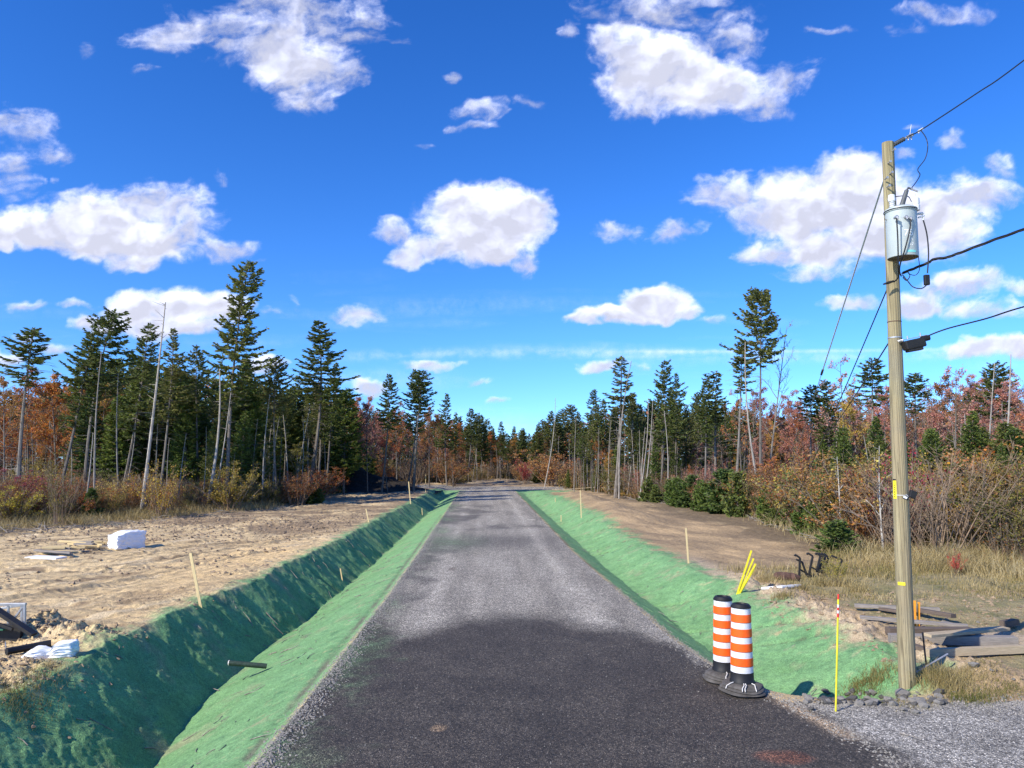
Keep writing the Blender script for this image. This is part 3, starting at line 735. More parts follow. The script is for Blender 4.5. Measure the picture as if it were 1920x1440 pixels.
random.seed(11)
G0, G1, G2, G3 = GRN
HL = [
 # proto, base px, distance, tip px, tip py, width, colour, label
 ('top6', 428, 46, 470, 488, .95, G1, 'tallest spruce of the left stand with a long ragged narrow crown and pale trunk'),
 ('top0', 577, 54, 587, 600, 1.35, G0, 'broad-topped spruce with tiered limbs standing clear right of the tallest spruce'),
 ('thin0', 38, 44, 75, 617, 1.6, G0, 'spruce with a flat-tiered top and long bare leaning trunk at the far left'),
 ('top2', 160, 50, 228, 586, 1.15, G2, 'dark spruce with pointed top left of the leaning dead trunk'),
 ('top8', 228, 56, 275, 608, 1.0, G0, 'dark spruce standing directly left of the tall leaning dead trunk'),
 ('top4', 108, 47, 172, 622, 1.2, G0, 'spruce with a thin bare leaning trunk before the orange maples'),
 ('top7', 300, 55, 322, 616, 1.0, G3, 'spruce whose top shows just right of the leaning dead trunk'),
 ('top9', 375, 58, 372, 650, 1.0, G1, 'short-crowned spruce between the dead trunk and the tallest spruce'),
 ('top2', 522, 56, 520, 672, .95, G3, 'thin spruce between the tallest spruce and the broad-topped spruce'),
 ('top3', 612, 60, 632, 680, .95, G0, 'spruce with dark pointed crown just right of the broad-topped spruce'),
 ('full1', 645, 62, 650, 728, 1.25, GRNB[0], 'bushy bright green fir with crown near the ground above the dark soil heap'),
 ('full0', 480, 60, 478, 672, 1.2, GRNB[1], 'full green fir behind and right of the tallest spruce'),
 ('full2', 330, 62, 335, 700, 1.3, GRNB[1], 'broad green fir filling the middle of the left stand'),
 ('full1', 250, 60, 262, 705, 1.1, GRNB[2], 'olive green fir behind the leaning dead trunk'),
 ('top0', 716, 72, 726, 700, 1.0, G0, 'spruce with a compact tip rising from the red maples left of the road'),
 ('top1', 762, 76, 772, 692, .95, G2, 'left one of the two close slender spruces nearest the road end'),
 ('thin0', 776, 75, 797, 696, 1.5, G2, 'right one of the two close slender spruces nearest the road end'),
 ('top3', 838, 98, 842, 738, 1.1, G0, 'pointed spruce standing alone left of the gap over the road'),
 ('top0', 876, 120, 880, 765, 1.2, G0, 'dark spruce at the end of the road, left of the centre line'),
 # right of the road
 ('top5', 1424, 52, 1431, 543, .85, G1, 'very tall spruce with bare lower trunk rising above the right hand forest'),
 ('thin0', 1376, 54, 1386, 642, 1.1, G1, 'spruce with tufted crown just left of the very tall right hand spruce'),
 ('thin1', 1153, 62, 1163, 668, 1.7, G3, 'slender spruce with thin grey green top right of the road end'),
 ('top8', 1236, 64, 1242, 676, 1.0, G0, 'pointed dark spruce in the middle of the right hand stand'),
 ('top7', 1262, 68, 1266, 700, .9, G2, 'darker spruce crowding the pointed spruce from the right'),
 ('top4', 1320, 60, 1321, 702, 1.0, G0, 'slim crowned spruce left of the pair with the thin trunk'),
 ('thin1', 1340, 61, 1345, 696, 1.6, G1, 'thin trunked spruce with a narrow tip next to the slim crowned one'),
 ('top1', 1540, 54, 1540, 712, 1.2, G0, 'dark spruce with rounded top left of the yellow tree'),
 ('thin0', 1514, 55, 1519, 722, 1.5, G1, 'thin spruce leaning on the rounded dark spruce'),
 ('thin0', 1628, 48, 1632, 672, 1.5, G0, 'spruce with open tiers standing left of the utility pole'),
 ('thin0', 1722, 56, 1722, 700, 1.5, G0, 'small topped spruce showing right beside the utility pole'),
 ('top2', 1862, 52, 1868, 682, 1.1, G0, 'dark spruce behind the pink maple at the right edge'),
 ('top3', 1108, 84, 1112, 730, 1.3, G0, 'spruce with dense dark crown where the forest begins right of the road'),
]
for p in HL: hero(*p[:5], p[5]*1.2, p[6], p[7])
HD = [
 ('snag1', 268, 45, 322, 567, 1.1, 'tall grey leaning dead trunk with twiggy tip in the left stand'),
 ('snag0', 182, 42, 197, 658, 1.0, 'straight grey dead trunk before the left stand'),
 ('snag2', 390, 46, 418, 690, 1.6, 'thick pale leaning dead trunk left of the tallest spruce'),
 ('snag3', 402, 50, 430, 735, 1.0, 'thin pale dead trunk leaning behind the thick one'),
 ('snag2', 494, 50, 500, 738, 1.1, 'dark straight branchless stem right of the tallest spruce'),
 ('snag0', 228, 48, 226, 700, .9, 'thin upright dead stem behind the straight grey one'),
 ('snag1', 162, 40, 172, 810, 1.7, 'short whitish dead trunk standing in the left brush'),
 ('snag0', 1160, 60, 1193, 677, 1.0, 'grey dead trunk with broken tip leaning right of the slender spruce'),
 ('snag2', 1197, 58, 1215, 745, 1.1, 'pale dead trunk standing in front of the right hand stand'),
 ('snag3', 1207, 57, 1222, 750, 1.0, 'pale dead stem leaning beside the other pale trunk'),
 ('snag2', 1250, 56, 1244, 770, 1.0, 'leaning stem crossing in front of the pointed dark spruce'),
 ('snag1', 1200, 56, 1207, 800, 1.2, 'short pale dead trunk rooted by the dirt field'),
 ('snag0', 1428, 50, 1408, 640, 1.0, 'white barked dead stem curving up beside the very tall spruce'),
 ('snag2', 1535, 50, 1533, 830, 1.4, 'pale broken trunk under the rounded dark spruce'),
 ('snag3', 1555, 52, 1575, 775, 1.1, 'pale leaning stem right of the rounded dark spruce'),
 ('snag2', 1632, 45, 1625, 815, 1.3, 'light grey dead stem below the open tiered spruce'),
 ('snag0', 1804, 46, 1806, 775, 1.2, 'whitish dead trunk between the pink maples right of the pole'),
 ('snag1', 1843, 46, 1856, 680, 1.1, 'tall pale dead stem leaning near the right edge'),
 ('snag2', 1874, 45, 1876, 664, 1.3, 'tall straight blunt topped dead trunk near the right edge'),
 ('snag0', 1020, 90, 1036, 745, .9, 'slender dead pole leaning over the forest right of the road end'),
 ('snag3', 1076, 80, 1080, 780, 1.0, 'thin dead stem at the left rim of the right hand forest'),
]
for p in HD: hero(p[0], p[1], p[2], p[3], p[4], p[5], (0, 0, 0), p[6])
HB = [
 ('bare0', 1432, 53, 1470, 600, .75, (0,0,0), 'leafless tree with fine upright branches beside the very tall spruce'),
 ('bare1', 1700, 50, 1690, 735, 1.0, (0,0,0), 'leafless tree behind the utility pole'),
 ('maple1', 60, 56, 65, 690, 1.1, ORG[0], 'orange maple behind the leaning spruce at the far left'),
 ('maple0', 110, 60, 100, 700, 1.1, ORG[1], 'bright orange maple second from the left edge'),
 ('maple2', 12, 50, 5, 705, 1.0, RUS[2], 'rust coloured maple cut by the left edge'),
 ('maple1', 165, 62, 160, 730, 1.0, ORG[3], 'golden orange maple among the left spruce trunks'),
 ('maple0', 690, 74, 690, 742, .9, PNK[0], 'pinkish maple right of the bushy bright green fir'),
 ('maple1', 745, 84, 745, 755, 1.0, ORG[0], 'orange maple between the red ones left of the road'),
 ('maple2', 728, 78, 722, 812, 1.2, RED[1], 'low crimson maple left of the road end'),
 ('maple0', 805, 90, 805, 762, 1.0, RUS[0], 'brownish red maple right of the two close slender spruces'),
 ('maple2', 850, 96, 840, 842, 1.3, RUS[1], 'low red brown maple beside the track entrance'),
 ('maple0', 1500, 62, 1492, 752, 1.2, PNK[2], 'dull pink maple behind the rounded dark spruce'),
 ('maple1', 1500, 54, 1497, 775, .8, RED[2], 'salmon red maple left of the rounded dark spruce'),
 ('maple2', 1460, 47, 1450, 855, 1.3, RED[2], 'low orange red maple at the foot of the very tall right hand spruce'),
 ('sparse0', 1588, 50, 1580, 668, 1.0, PNK[1], 'tall thin leaved pale pink tree above the yellow one'),
 ('maple1', 1590, 49, 1586, 735, .75, YEL[0], 'golden yellow tree left of the open tiered spruce'),
 ('maple0', 1662, 56, 1660, 722, 1.1, PNK[0], 'pink red maple just left of the utility pole'),
 ('sparse1', 1785, 50, 1782, 682, 1.1, PNK[1], 'tallest airy pink maple right of the utility pole'),
 ('maple0', 1760, 53, 1755, 760, 1.1, PNK[0], 'dusty pink maple low behind the airy pink one'),
 ('maple1', 1885, 50, 1890, 715, 1.2, PNK[0], 'deep pink maple at the right edge around the dead trunks'),
 ('maple2', 1915, 40, 1915, 775, 1.1, RED[2], 'orange red maple cut by the right edge'),
 ('maple1', 1830, 56, 1835, 745, 1.0, PNK[2], 'dusky red maple left of the tall dead trunks'),
 ('full1', 1580, 44, 1580, 800, 1.3, GRNB[0], 'green fir below the golden yellow tree'),
 ('full0', 1655, 46, 1652, 780, 1.3, GRNB[1], 'dark green fir hidden partly by the utility pole'),
 ('full1', 1742, 42, 1742, 808, 1.5, GRNB[0], 'rounded green fir just right of the utility pole'),
 ('full0', 1835, 40, 1838, 770, 1.4, GRNB[0], 'tall green fir under the dead trunks at the right'),
 ('full1', 1895, 38, 1898, 800, 1.6, GRNB[1], 'wide dark green fir at the right edge'),
]
for p in HB: hero(*p[:7], p[7])

# fill: trees nothing in the photo tells apart share a label with their batch
def fill(n, protos, px0, px1, Y0, Y1, top, cols, label, group, wid=(.85, 1.25), jit=22, leanamp=.03):
    """top: list of (px, py) skyline below which the tips stay"""
    tx = [a for a, b in top]; ty = [b for a, b in top]
    ex, ey = ([-200, 0, 250, 560, 600, 640, 700, 760, 860], [33, 37, 43.5, 57, 66, 76, 92, 100, 104]) if px1 < 1000 else ([1050, 1180, 1340, 1450, 1560, 1640, 1920, 2100], [88, 66, 51, 41, 32, 28, 26, 25])
    for i in range(n):
        px = px0 + (px1-px0)*((i + random.random())/n); Y = random.uniform(Y0, Y1); Y = max(Y, np.interp(px, ex, ey)+1+3*random.random()) if px1 < 900 or px0 > 1050 else Y
        py = np.interp(px, tx, ty) + random.uniform(-6, jit*2)
        x = pt(px, Y); H = at(px, py, Y).z - .2
        plant(random.choice(protos), x, Y, max(1.0, H), random.uniform(*wid), random.choice(cols), label, group,
              (random.gauss(.01, leanamp), random.gauss(0, leanamp)))
fill_ = None
skyL = [(-250, 640), (0, 720), (100, 690), (200, 650), (330, 655), (420, 690), (520, 690), (600, 690), (640, 715), (700, 745), (800, 750), (850, 765), (900, 785), (960, 792)]
skyR = [(960, 792), (1010, 785), (1060, 772), (1120, 745), (1160, 735), (1230, 725), (1300, 735), (1400, 742), (1480, 755), (1560, 745), (1650, 740), (1750, 735), (1850, 725), (1950, 720), (2200, 650)]
random.seed(5)
fill(36, ['top0', 'top7', 'top2', 'top5', 'top8', 'top9', 'thin0', 'thin1'], 130, 660, 58, 82, [(p, q+18) for p, q in skyL], GRN, 'mid-height dark spruce crowded into the left stand', 'spruces crowded in the left stand', (.8, 1.1))
fill(24, ['full0', 'full1', 'full2'], 170, 700, 56, 84, [(p, q+48) for p, q in skyL], GRNB, 'green fir low between the trunks of the left stand', 'firs between the left trunks', (1.2, 1.75), 28)
fill(40, ['snag0', 'snag2', 'snag3'], 20, 660, 46, 70, [(p, q+70) for p, q in skyL], GRN, 'thin grey dead stem among the trunks of the left stand', 'dead stems in the left stand', (.8, 1.2), 50, .05)
fill(24, ['maple0', 'maple1', 'maple2', 'sparse0'], -80, 210, 62, 90, [(p, q+40) for p, q in skyL], ORG+RUS, 'orange autumn tree in the mass behind the far left spruces', 'orange trees at the far left', (.9, 1.2), 40)
fill(16, ['maple0', 'maple1', 'sparse0', 'bare0', 'bare2'], 650, 860, 84, 120, [(p, q+25) for p, q in skyL], ORG+RUS+PNK, 'rusty autumn tree in the far left forest by the road end', 'autumn trees left of the road end', (.9, 1.2), 25)
fill(14, ['top0', 'top1', 'top3', 'thin1'], 670, 860, 88, 125, [(p, q+14) for p, q in skyL], GRN, 'distant dark spruce left of the road end', 'distant spruces left of the road end', (.9, 1.2), 20)
fill(30, ['top0', 'top1', 'top2', 'top3', 'full2'], 860, 1090, 118, 165, [(p, q-4) for p, q in skyL[:-1]+skyR], GRN, 'distant dark spruce in the forest beyond the road end', 'distant spruces beyond the road', (1.1, 1.5), 14)
fill(16, ['maple0', 'maple1', 'sparse1', 'bare1'], 860, 1100, 125, 170, [(p, q+8) for p, q in skyL[:-1]+skyR], RUS+ORG, 'distant rusty tree beyond the road end', 'distant autumn trees beyond the road', (1.0, 1.4), 22)
fill(22, ['snag0', 'snag1', 'snag2', 'snag3'], 870, 1100, 108, 130, [(p, q+45) for p, q in skyL[:-1]+skyR], GRN, 'distant pale dead stem beyond the road end', 'distant dead stems beyond the road', (.9, 1.2), 35)
fill(52, ['top7', 'top1', 'top8', 'top3', 'top9', 'thin1', 'thin0', 'top4'], 1080, 1420, 62, 100, [(p, q+6) for p, q in skyR], GRN, 'mid-height dark spruce crowded into the stand right of the road', 'spruces crowded right of the road', (.8, 1.1), 26)
fill(60, ['snag0', 'snag1', 'snag2', 'snag3', 'bare2'], 1080, 1440, 58, 85, [(p, q+45) for p, q in skyR], GRN, 'thin pale dead stem in the stand right of the road', 'pale dead stems right of the road', (.8, 1.15), 55, .05)
fill(30, ['full0', 'full1', 'full2'], 1060, 1440, 64, 100, [(p, q+95) for p, q in skyR], GRNB, 'green fir low between the trunks right of the road', 'firs between the right trunks', (.9, 1.3), 25)
fill(48, ['maple0', 'maple1', 'maple2', 'sparse0', 'sparse1', 'bare0', 'bare1'], 1380, 1980, 58, 96, [(p, q-22) for p, q in skyR], PNK+PNK+RUS+RED, 'pinkish autumn tree in the mass behind the right hand brush', 'pink and rust trees behind the right brush', (.9, 1.25), 22)
fill(26, ['bare0', 'bare1', 'bare2', 'snag0', 'snag3'], 1420, 1960, 44, 62, [(p, q+50) for p, q in skyR], PNK, 'leafless grey stem before the pink maples', 'leafless stems before the pink maples', (.7, 1.1), 50, .05)
fill(26, ['maple1', 'sparse0', 'bare0', 'maple2'], 180, 660, 54, 80, [(p, q+80) for p, q in skyL], OLV+YEL+RUS, 'olive and rust leaved tree between the trunks of the left stand', 'broadleaf trees among the left trunks', (.8, 1.2), 50)
fill(10, ['top0', 'top1', 'thin0'], 1480, 1960, 58, 80, [(p, q+12) for p, q in skyR], GRN, 'dark spruce top showing among the pink maples', 'spruces among the pink maples', (.9, 1.2), 25)
fill(20, ['full0', 'full1', 'full2'], 1460, 1980, 36, 54, [(1460, 840), (1600, 800), (1750, 800), (1980, 760)], GRNB, 'green fir in the band between brush and pink maples', 'firs behind the right brush', (1.1, 1.6), 30)
fill(22, ['maple1', 'maple2', 'maple0'], 1090, 1500, 56, 80, [(1100, 820), (1300, 800), (1500, 790)], PNK+ORG, 'low reddish maple behind the trunks right of the road', 'low maples behind the right trunks', (.9, 1.2), 40)

# ------------------------------------------------------------------ brush along the forest edges
random.seed(21)
def bush(kind, px, Y, H, wid, color, label, group=None):
    return plant(kind, pt(px, Y), Y, H, wid, color, label, group, (random.gauss(0, .03), random.gauss(0, .03)))
NB = [
 ('leafy2', 62, 42, 2.6, 1.3, (.32,.06,.07), 'dark red leaved shrub at the far left behind the yellow one'),
 ('leafy2', 30, 39, 1.9, 1.6, (.50,.40,.05), 'bright yellow leaved shrub at the far left edge'),
 ('leafy1', 150, 43, 2.6, 1.2, (.36,.14,.05), 'orange brown shrub right of the dark red one'),
 ('leafy0', 305, 44, 3.0, .9, YEL[0], 'thin yellow leaved shrub under the leaning dead trunk'),
 ('leafy2', 432, 50, 3.2, 1.1, (.36,.27,.05), 'golden shrub at the foot of the tallest spruce'),
 ('leafy1', 560, 56, 2.8, 1.3, (.30,.13,.05), 'rusty shrub under the broad topped spruce'),
 ('leafy2', 598, 62, 2.7, 1.3, ORG[2], 'orange shrub left of the dark soil heap'),
 ('fir1', 590, 58, 1.5, 1.5, (.12,.17,.045), 'low green fir bush left of the dark soil heap'),
 ('fir0', 180, 42, 1.7, 1.0, (.12,.17,.045), 'small fir in the left brush behind the white bale'),
 ('leafy3', 122, 38, 3.2, .5, (.20,.17,.05), 'tall thin grey sapling clump in front of the left brush'),
 ('leafy2', 986, 108, 3.4, .8, SCA[0], 'scarlet shrub at the right side of the track beyond the road'),
 ('leafy2', 1035, 100, 4.6, 1.7, (.42,.20,.06), 'big orange thicket right of the road end'),
 ('leafy1', 840, 100, 4.2, 1.5, RUS[0], 'big rusty thicket left of the track entrance'),
 ('brush0', 1735, 26.5, 3.7, 1.25, (0,0,0), 'tall bare grey thicket directly behind the utility pole'),
 ('brush2', 1795, 27.0, 3.6, 1.2, (0,0,0), 'tall bare grey thicket right of the utility pole'),
 ('brush0', 1690, 27.5, 3.4, 1.1, (0,0,0), 'bare purple grey thicket left of the utility pole'),
 ('leafy0', 1666, 29, 3.6, .8, (.36,.06,.08), 'crimson leaved shrub against the left side of the utility pole'),
 ('leafy2', 1812, 35, 4.2, 1.3, (.46,.20,.05), 'round orange shrub right of the bare thicket'),
 ('sapling0', 1646, 27, 4.0, 1.2, YEL[2], 'thin yellow leaved sapling left of the utility pole'),
 ('sapling0', 1570, 30, 3.6, 1.3, YEL[1], 'pale yellow sapling above the small fir bush'),
 ('leafy2', 1590, 34, 3.6, 1.2, (.40,.32,.08), 'yellow green shrub behind the pale yellow sapling'),
 ('leafy2', 1500, 44, 3.2, 1.3, ORG[0], 'orange shrub in front of the dull pink maple'),
 ('fir1', 1562, 27.5, 1.2, 1.5, (.13,.19,.045), 'low round fir bush at the rim of the dirt field'),
 ('leafy1', 1776, 22.8, .75, .55, (.62,.05,.02), 'small bright red plant in the grass behind the boards'),
 ('leafy1', 1560, 21.5, .8, 1.0, (.42,.36,.06), 'small yellow leaved plant among the black hooked bars'),
 ('leafy1', 1845, 29, 3.0, 1.2, (.34,.24,.05), 'golden brown shrub near the right edge'),
 ('leafy2', 1905, 27, 3.4, 1.2, (.28,.17,.05), 'brown orange shrub cut by the right edge'),
]
for b in NB: bush(*b)
random.seed(22)
for i in range(24):                                       # the row of young firs along the right hand dirt
    k = i/23; px = 1205 + 350*k + random.uniform(-8, 8); Y = np.interp(px, [1200, 1340, 1450, 1560], [62, 48, 38, 30]) + random.uniform(.5, 3)
    bush(random.choice(['fir0', 'fir1']), px, Y, random.uniform(.8, 2.7), random.uniform(.85, 1.35), random.choice([(.15,.215,.045), (.13,.19,.05), (.18,.22,.055)]),
         'young green fir in the row along the right hand dirt field', 'young firs along the right dirt field')
def brushfill(n, px0, px1, yx, yv, dY, H, kinds, cols, label, group):
    for i in range(n):
        px = px0+(px1-px0)*(i+random.random())/n
        Y = np.interp(px, yx, yv) + random.random()**1.3*dY + .5
        if 1655 < px < 1840 and 'right' in group: Y = max(Y, 30+random.random()*6)
        bush(random.choice(kinds), px, Y, random.uniform(*H), random.uniform(.9, 1.35), random.choice(cols), label, group)
LX, LY = [-200, 0, 250, 560, 600, 640, 700, 760], [33, 37, 43.5, 57, 66, 76, 90, 96]
RX, RY = [1050, 1180, 1340, 1450, 1560, 1640, 1920, 2100], [92, 66, 51, 40, 31, 26, 24, 23]
brushfill(52, -60, 660, LX, LY, 11, (1.5, 2.7), ['brush0', 'brush1', 'brush2'], OLV, 'knee to head high bare brown shrub in the left brush', 'bare shrubs in the left brush')
brushfill(60, -60, 660, LX, LY, 12, (1.3, 2.6), ['leafy0', 'leafy1', 'leafy2'], OLV+YEL+RUS+YEL[:1]+ORG[:2], 'brown or olive leaved shrub in the left brush', 'leafy shrubs in the left brush')
brushfill(22, -60, 660, LX, [a+14 for a in LY], 12, (2.0, 3.6), ['leafy2', 'leafy1', 'brush0'], RUS+OLV+ORG[:1], 'taller rusty shrub behind the left brush', 'tall shrubs behind the left brush')
brushfill(26, 640, 860, [640, 860], [90, 104], 14, (2.2, 4.0), ['brush0', 'leafy1', 'leafy2', 'brush1'], RUS+OLV+ORG[:1], 'rust and olive shrub left of the road end', 'shrubs left of the road end')
brushfill(24, 870, 1080, [870, 1080], [122, 104], 18, (1.8, 3.6), ['brush0', 'leafy1', 'brush1', 'fir0'], OLV+RUS, 'shrub beyond the road end', 'shrubs beyond the road end')
brushfill(34, 1060, 1420, RX, RY, 14, (1.6, 3.2), ['brush0', 'brush1', 'leafy0', 'leafy1', 'leafy3'], RUS+OLV+PNK[2:], 'reddish brown shrub under the trees right of the road', 'shrubs right of the road')
brushfill(20, 1400, 2040, RX, RY, 9, (1.6, 3.0), ['brush0', 'brush1', 'brush2', 'leafy3'], OLV+RUS, 'bare grey brown shrub in the right hand brush', 'bare shrubs in the right brush')
brushfill(74, 1400, 2040, RX, [a+.5 for a in RY], 14, (1.8, 3.6), ['leafy0', 'leafy1', 'leafy2', 'leafy2'], RUS+OLV+OLV+YEL[1:2]+YEL[:1]+ORG[3:]+[(.17,.22,.05)], 'rust and olive leaved shrub in the right hand brush', 'leafy shrubs in the right brush')
brushfill(26, 1180, 1580, RX, RY, 3, (1.0, 2.0), ['leafy0', 'leafy1', 'leafy3'], YEL[1:2]+OLV+RUS+ORG[3:], 'low gold or rust leaved shrub between the young firs', 'shrubs between the young firs')
brushfill(12, 1640, 2000, RX, RY, 6, (1.2, 2.2), ['fir0', 'fir1'], [(.13,.19,.045)], 'small fir at the foot of the right hand brush', 'small firs in the right brush')

# ------------------------------------------------------------------ what nobody could count
def rampmat(name, stops, trans=.25, hue=0):
    t = NT(name); r = t.attr('rnd')
    cr = t.n("ShaderNodeValToRGB", None, Fac=r); e = cr.color_ramp.elements
    while len(e) < len(stops): e.new(.5)
    for k, (p, c) in enumerate(stops): e[k].position = p; e[k].color = (*c, 1)
    d = t.n("ShaderNodeBsdfDiffuse", None, Color=cr.outputs[0]); tr = t.n("ShaderNodeBsdfTranslucent", None, Color=cr.outputs[0])
    return t.done(t.n("ShaderNodeMixShader", None, i0=trans, i1=d, i2=tr))
M['forest'] = rampmat('far_foliage', [(0, (.032,.048,.018)), (.35, (.055,.07,.024)), (.55, (.12,.10,.05)), (.7, (.26,.12,.05)), (.85, (.34,.13,.09)), (1, (.40,.22,.06))], .15)
M['under'] = rampmat('undergrowth', [(0, (.05,.065,.02)), (.25, (.11,.10,.035)), (.5, (.19,.13,.065)), (.7, (.29,.21,.11)), (.85, (.30,.13,.05)), (1, (.42,.32,.08))], .3)
M['dry'] = rampmat('dry_grass', [(0, (.10,.12,.03)), (.25, (.19,.18,.06)), (.5, (.33,.26,.12)), (.8, (.46,.37,.19)), (1, (.56,.47,.27))], .3)
def leafcloud(P, size, rg, rnd, mat, name, flat=0.0, label=None, tris=None):
    n = len(P); D = unit(rg.normal(size=(n, 3))); sd = unit(np.cross(D, rg.normal(size=(n, 3)))); s_ = size[:, None]
    V = np.stack([P, P+D*s_*.5+sd*s_*.42, P+D*s_, P+D*s_*.5-sd*s_*.42], 1).reshape(-1, 3); i = np.arange(n)*4
    a = Acc(); a.add(V, np.stack([i, i+1, i+2, i+3], 1), 0, np.repeat(rnd, 4)); return a
rg = np.random.RandomState(77)
def far_forest():
    a = Acc(); n = 1500
    az = rg.uniform(-48, 48, n)*math.pi/180; Y = rg.uniform(150, 235, n)
    X = np.tan(az)*Y; 
    side = np.abs(X) > 42; Y = np.where(side, rg.uniform(84, 190, n), Y); X = np.tan(az)*Y
    px = 960+F*X/Y
    sx = [p for p, q in skyL[:-1]+skyR]; sy = [q for p, q in skyL[:-1]+skyR]
    top = np.interp(px, sx, sy) + 26 + rg.uniform(0, 45, n)
    Z = CAM_H + (860-top)/F*Y*1.0
    conif = rg.rand(n) < np.where((px > 1350) | (px < 150), .35, .75)
    m = 230
    h = rg.rand(n, m)
    k = np.where(conif[:, None], h**1.0, .25+.75*h)
    rad = np.where(conif[:, None], (1-k)*1.9+.15, 2.6*np.sqrt(np.clip(1-((k-.62)/.4)**2, 0, 1)))*np.sqrt(rg.rand(n, m))
    th = rg.rand(n, m)*6.283
    P = np.stack([X[:, None]+rad*np.cos(th), Y[:, None]+rad*np.sin(th), k*Z[:, None]], -1).reshape(-1, 3)
    base = np.where(conif, rg.uniform(0, .35, n), rg.uniform(.5, 1, n))
    rnd = np.clip(base[:, None] + rg.normal(size=(n, m))*.05, 0, 1).ravel()
    D = unit(rg.normal(size=(n*m, 3))*np.array([1, 1, .4])); sd = unit(np.cross(D, rg.normal(size=(n*m, 3)))); s_ = rg.uniform(.35, .75, n*m)[:, None]
    V = np.stack([P, P+D*s_*.5+sd*s_*.3, P+D*s_, P+D*s_*.5-sd*s_*.3], 1).reshape(-1, 3); i = np.arange(n*m)*4
    a.add(V, np.stack([i, i+1, i+2, i+3], 1), 0, np.repeat(rnd, 4))
    for q in range(0, n, 2):
        a.tube([(X[q], Y[q], -.5), (X[q]+rg.normal()*.3, Y[q], Z[q]*.92)], [.12, .03], 3, 1, cap=False)
    o = a.build('distant_forest', [M['forest'], M['barkdead']]); tag(o, 'mixed far forest closing off the clearing', 'forest', kind='stuff')
far_forest()
def band_points(n, side, rg):
    if side == 'L':
        px = rg.uniform(-160, 700, n); Y0 = np.interp(px, LX, LY)
    elif side == 'R':
        px = rg.uniform(1050, 2150, n); Y0 = np.interp(px, RX, RY)
    else:
        px = rg.uniform(640, 1090, n); Y0 = np.interp(px, [640, 860, 900, 1000, 1090], [92, 106, 128, 122, 104])
    return px, Y0
def undergrowth():
    a = Acc(); st = Acc()
    for side, nc, dY in (('L', 1500, 34), ('R', 2300, 36), ('C', 900, 40)):
        px, Y0 = band_points(nc, side, rg); Y = Y0 + rg.rand(nc)**1.25*dY; X = (px-960)/F*Y
        Z = terrain(X, Y, False)
        edge = np.clip((Y-Y0)/4, 0.15, 1); H = rg.uniform(.35, 1.5, nc)*edge + .12
        if side == 'C': H *= 1.3
        m = 56; base = rg.rand(nc)**.9
        h = rg.rand(nc, m); rad = (.75*H+.25)[:, None]*np.sqrt(rg.rand(nc, m))*(1-.4*h); th = rg.rand(nc, m)*6.283
        P = np.stack([X[:, None]+rad*np.cos(th), Y[:, None]+rad*np.sin(th), Z[:, None]+h*H[:, None]], -1).reshape(-1, 3)
        n = nc*m; D = unit(rg.normal(size=(n, 3))*np.array([.5, .5, 1])+np.array([0, 0, .5])); sd = unit(np.cross(D, rg.normal(size=(n, 3))))
        blade = rg.rand(n) < .55
        ln = np.where(blade, rg.uniform(.15, .42, n), rg.uniform(.05, .11, n))*np.repeat(np.clip(Y/55, .8, 1.7), m)
        wd = np.where(blade, .008, ln*.45)*np.repeat(np.clip(Y/45, .8, 2), m)
        V = np.stack([P, P+D*(ln*.5)[:, None]+sd*wd[:, None], P+D*ln[:, None], P+D*(ln*.5)[:, None]-sd*wd[:, None]], 1).reshape(-1, 3); i = np.arange(n)*4
        rnd = np.clip(np.repeat(base, m) + rg.normal(size=n)*.13, 0, 1)
        a.add(V, np.stack([i, i+1, i+2, i+3], 1), 0, np.repeat(rnd, 4))
    o = a.build('undergrowth', [M['under']]); tag(o, 'brown and olive undergrowth along the forest edges', 'undergrowth', kind='stuff')
undergrowth()
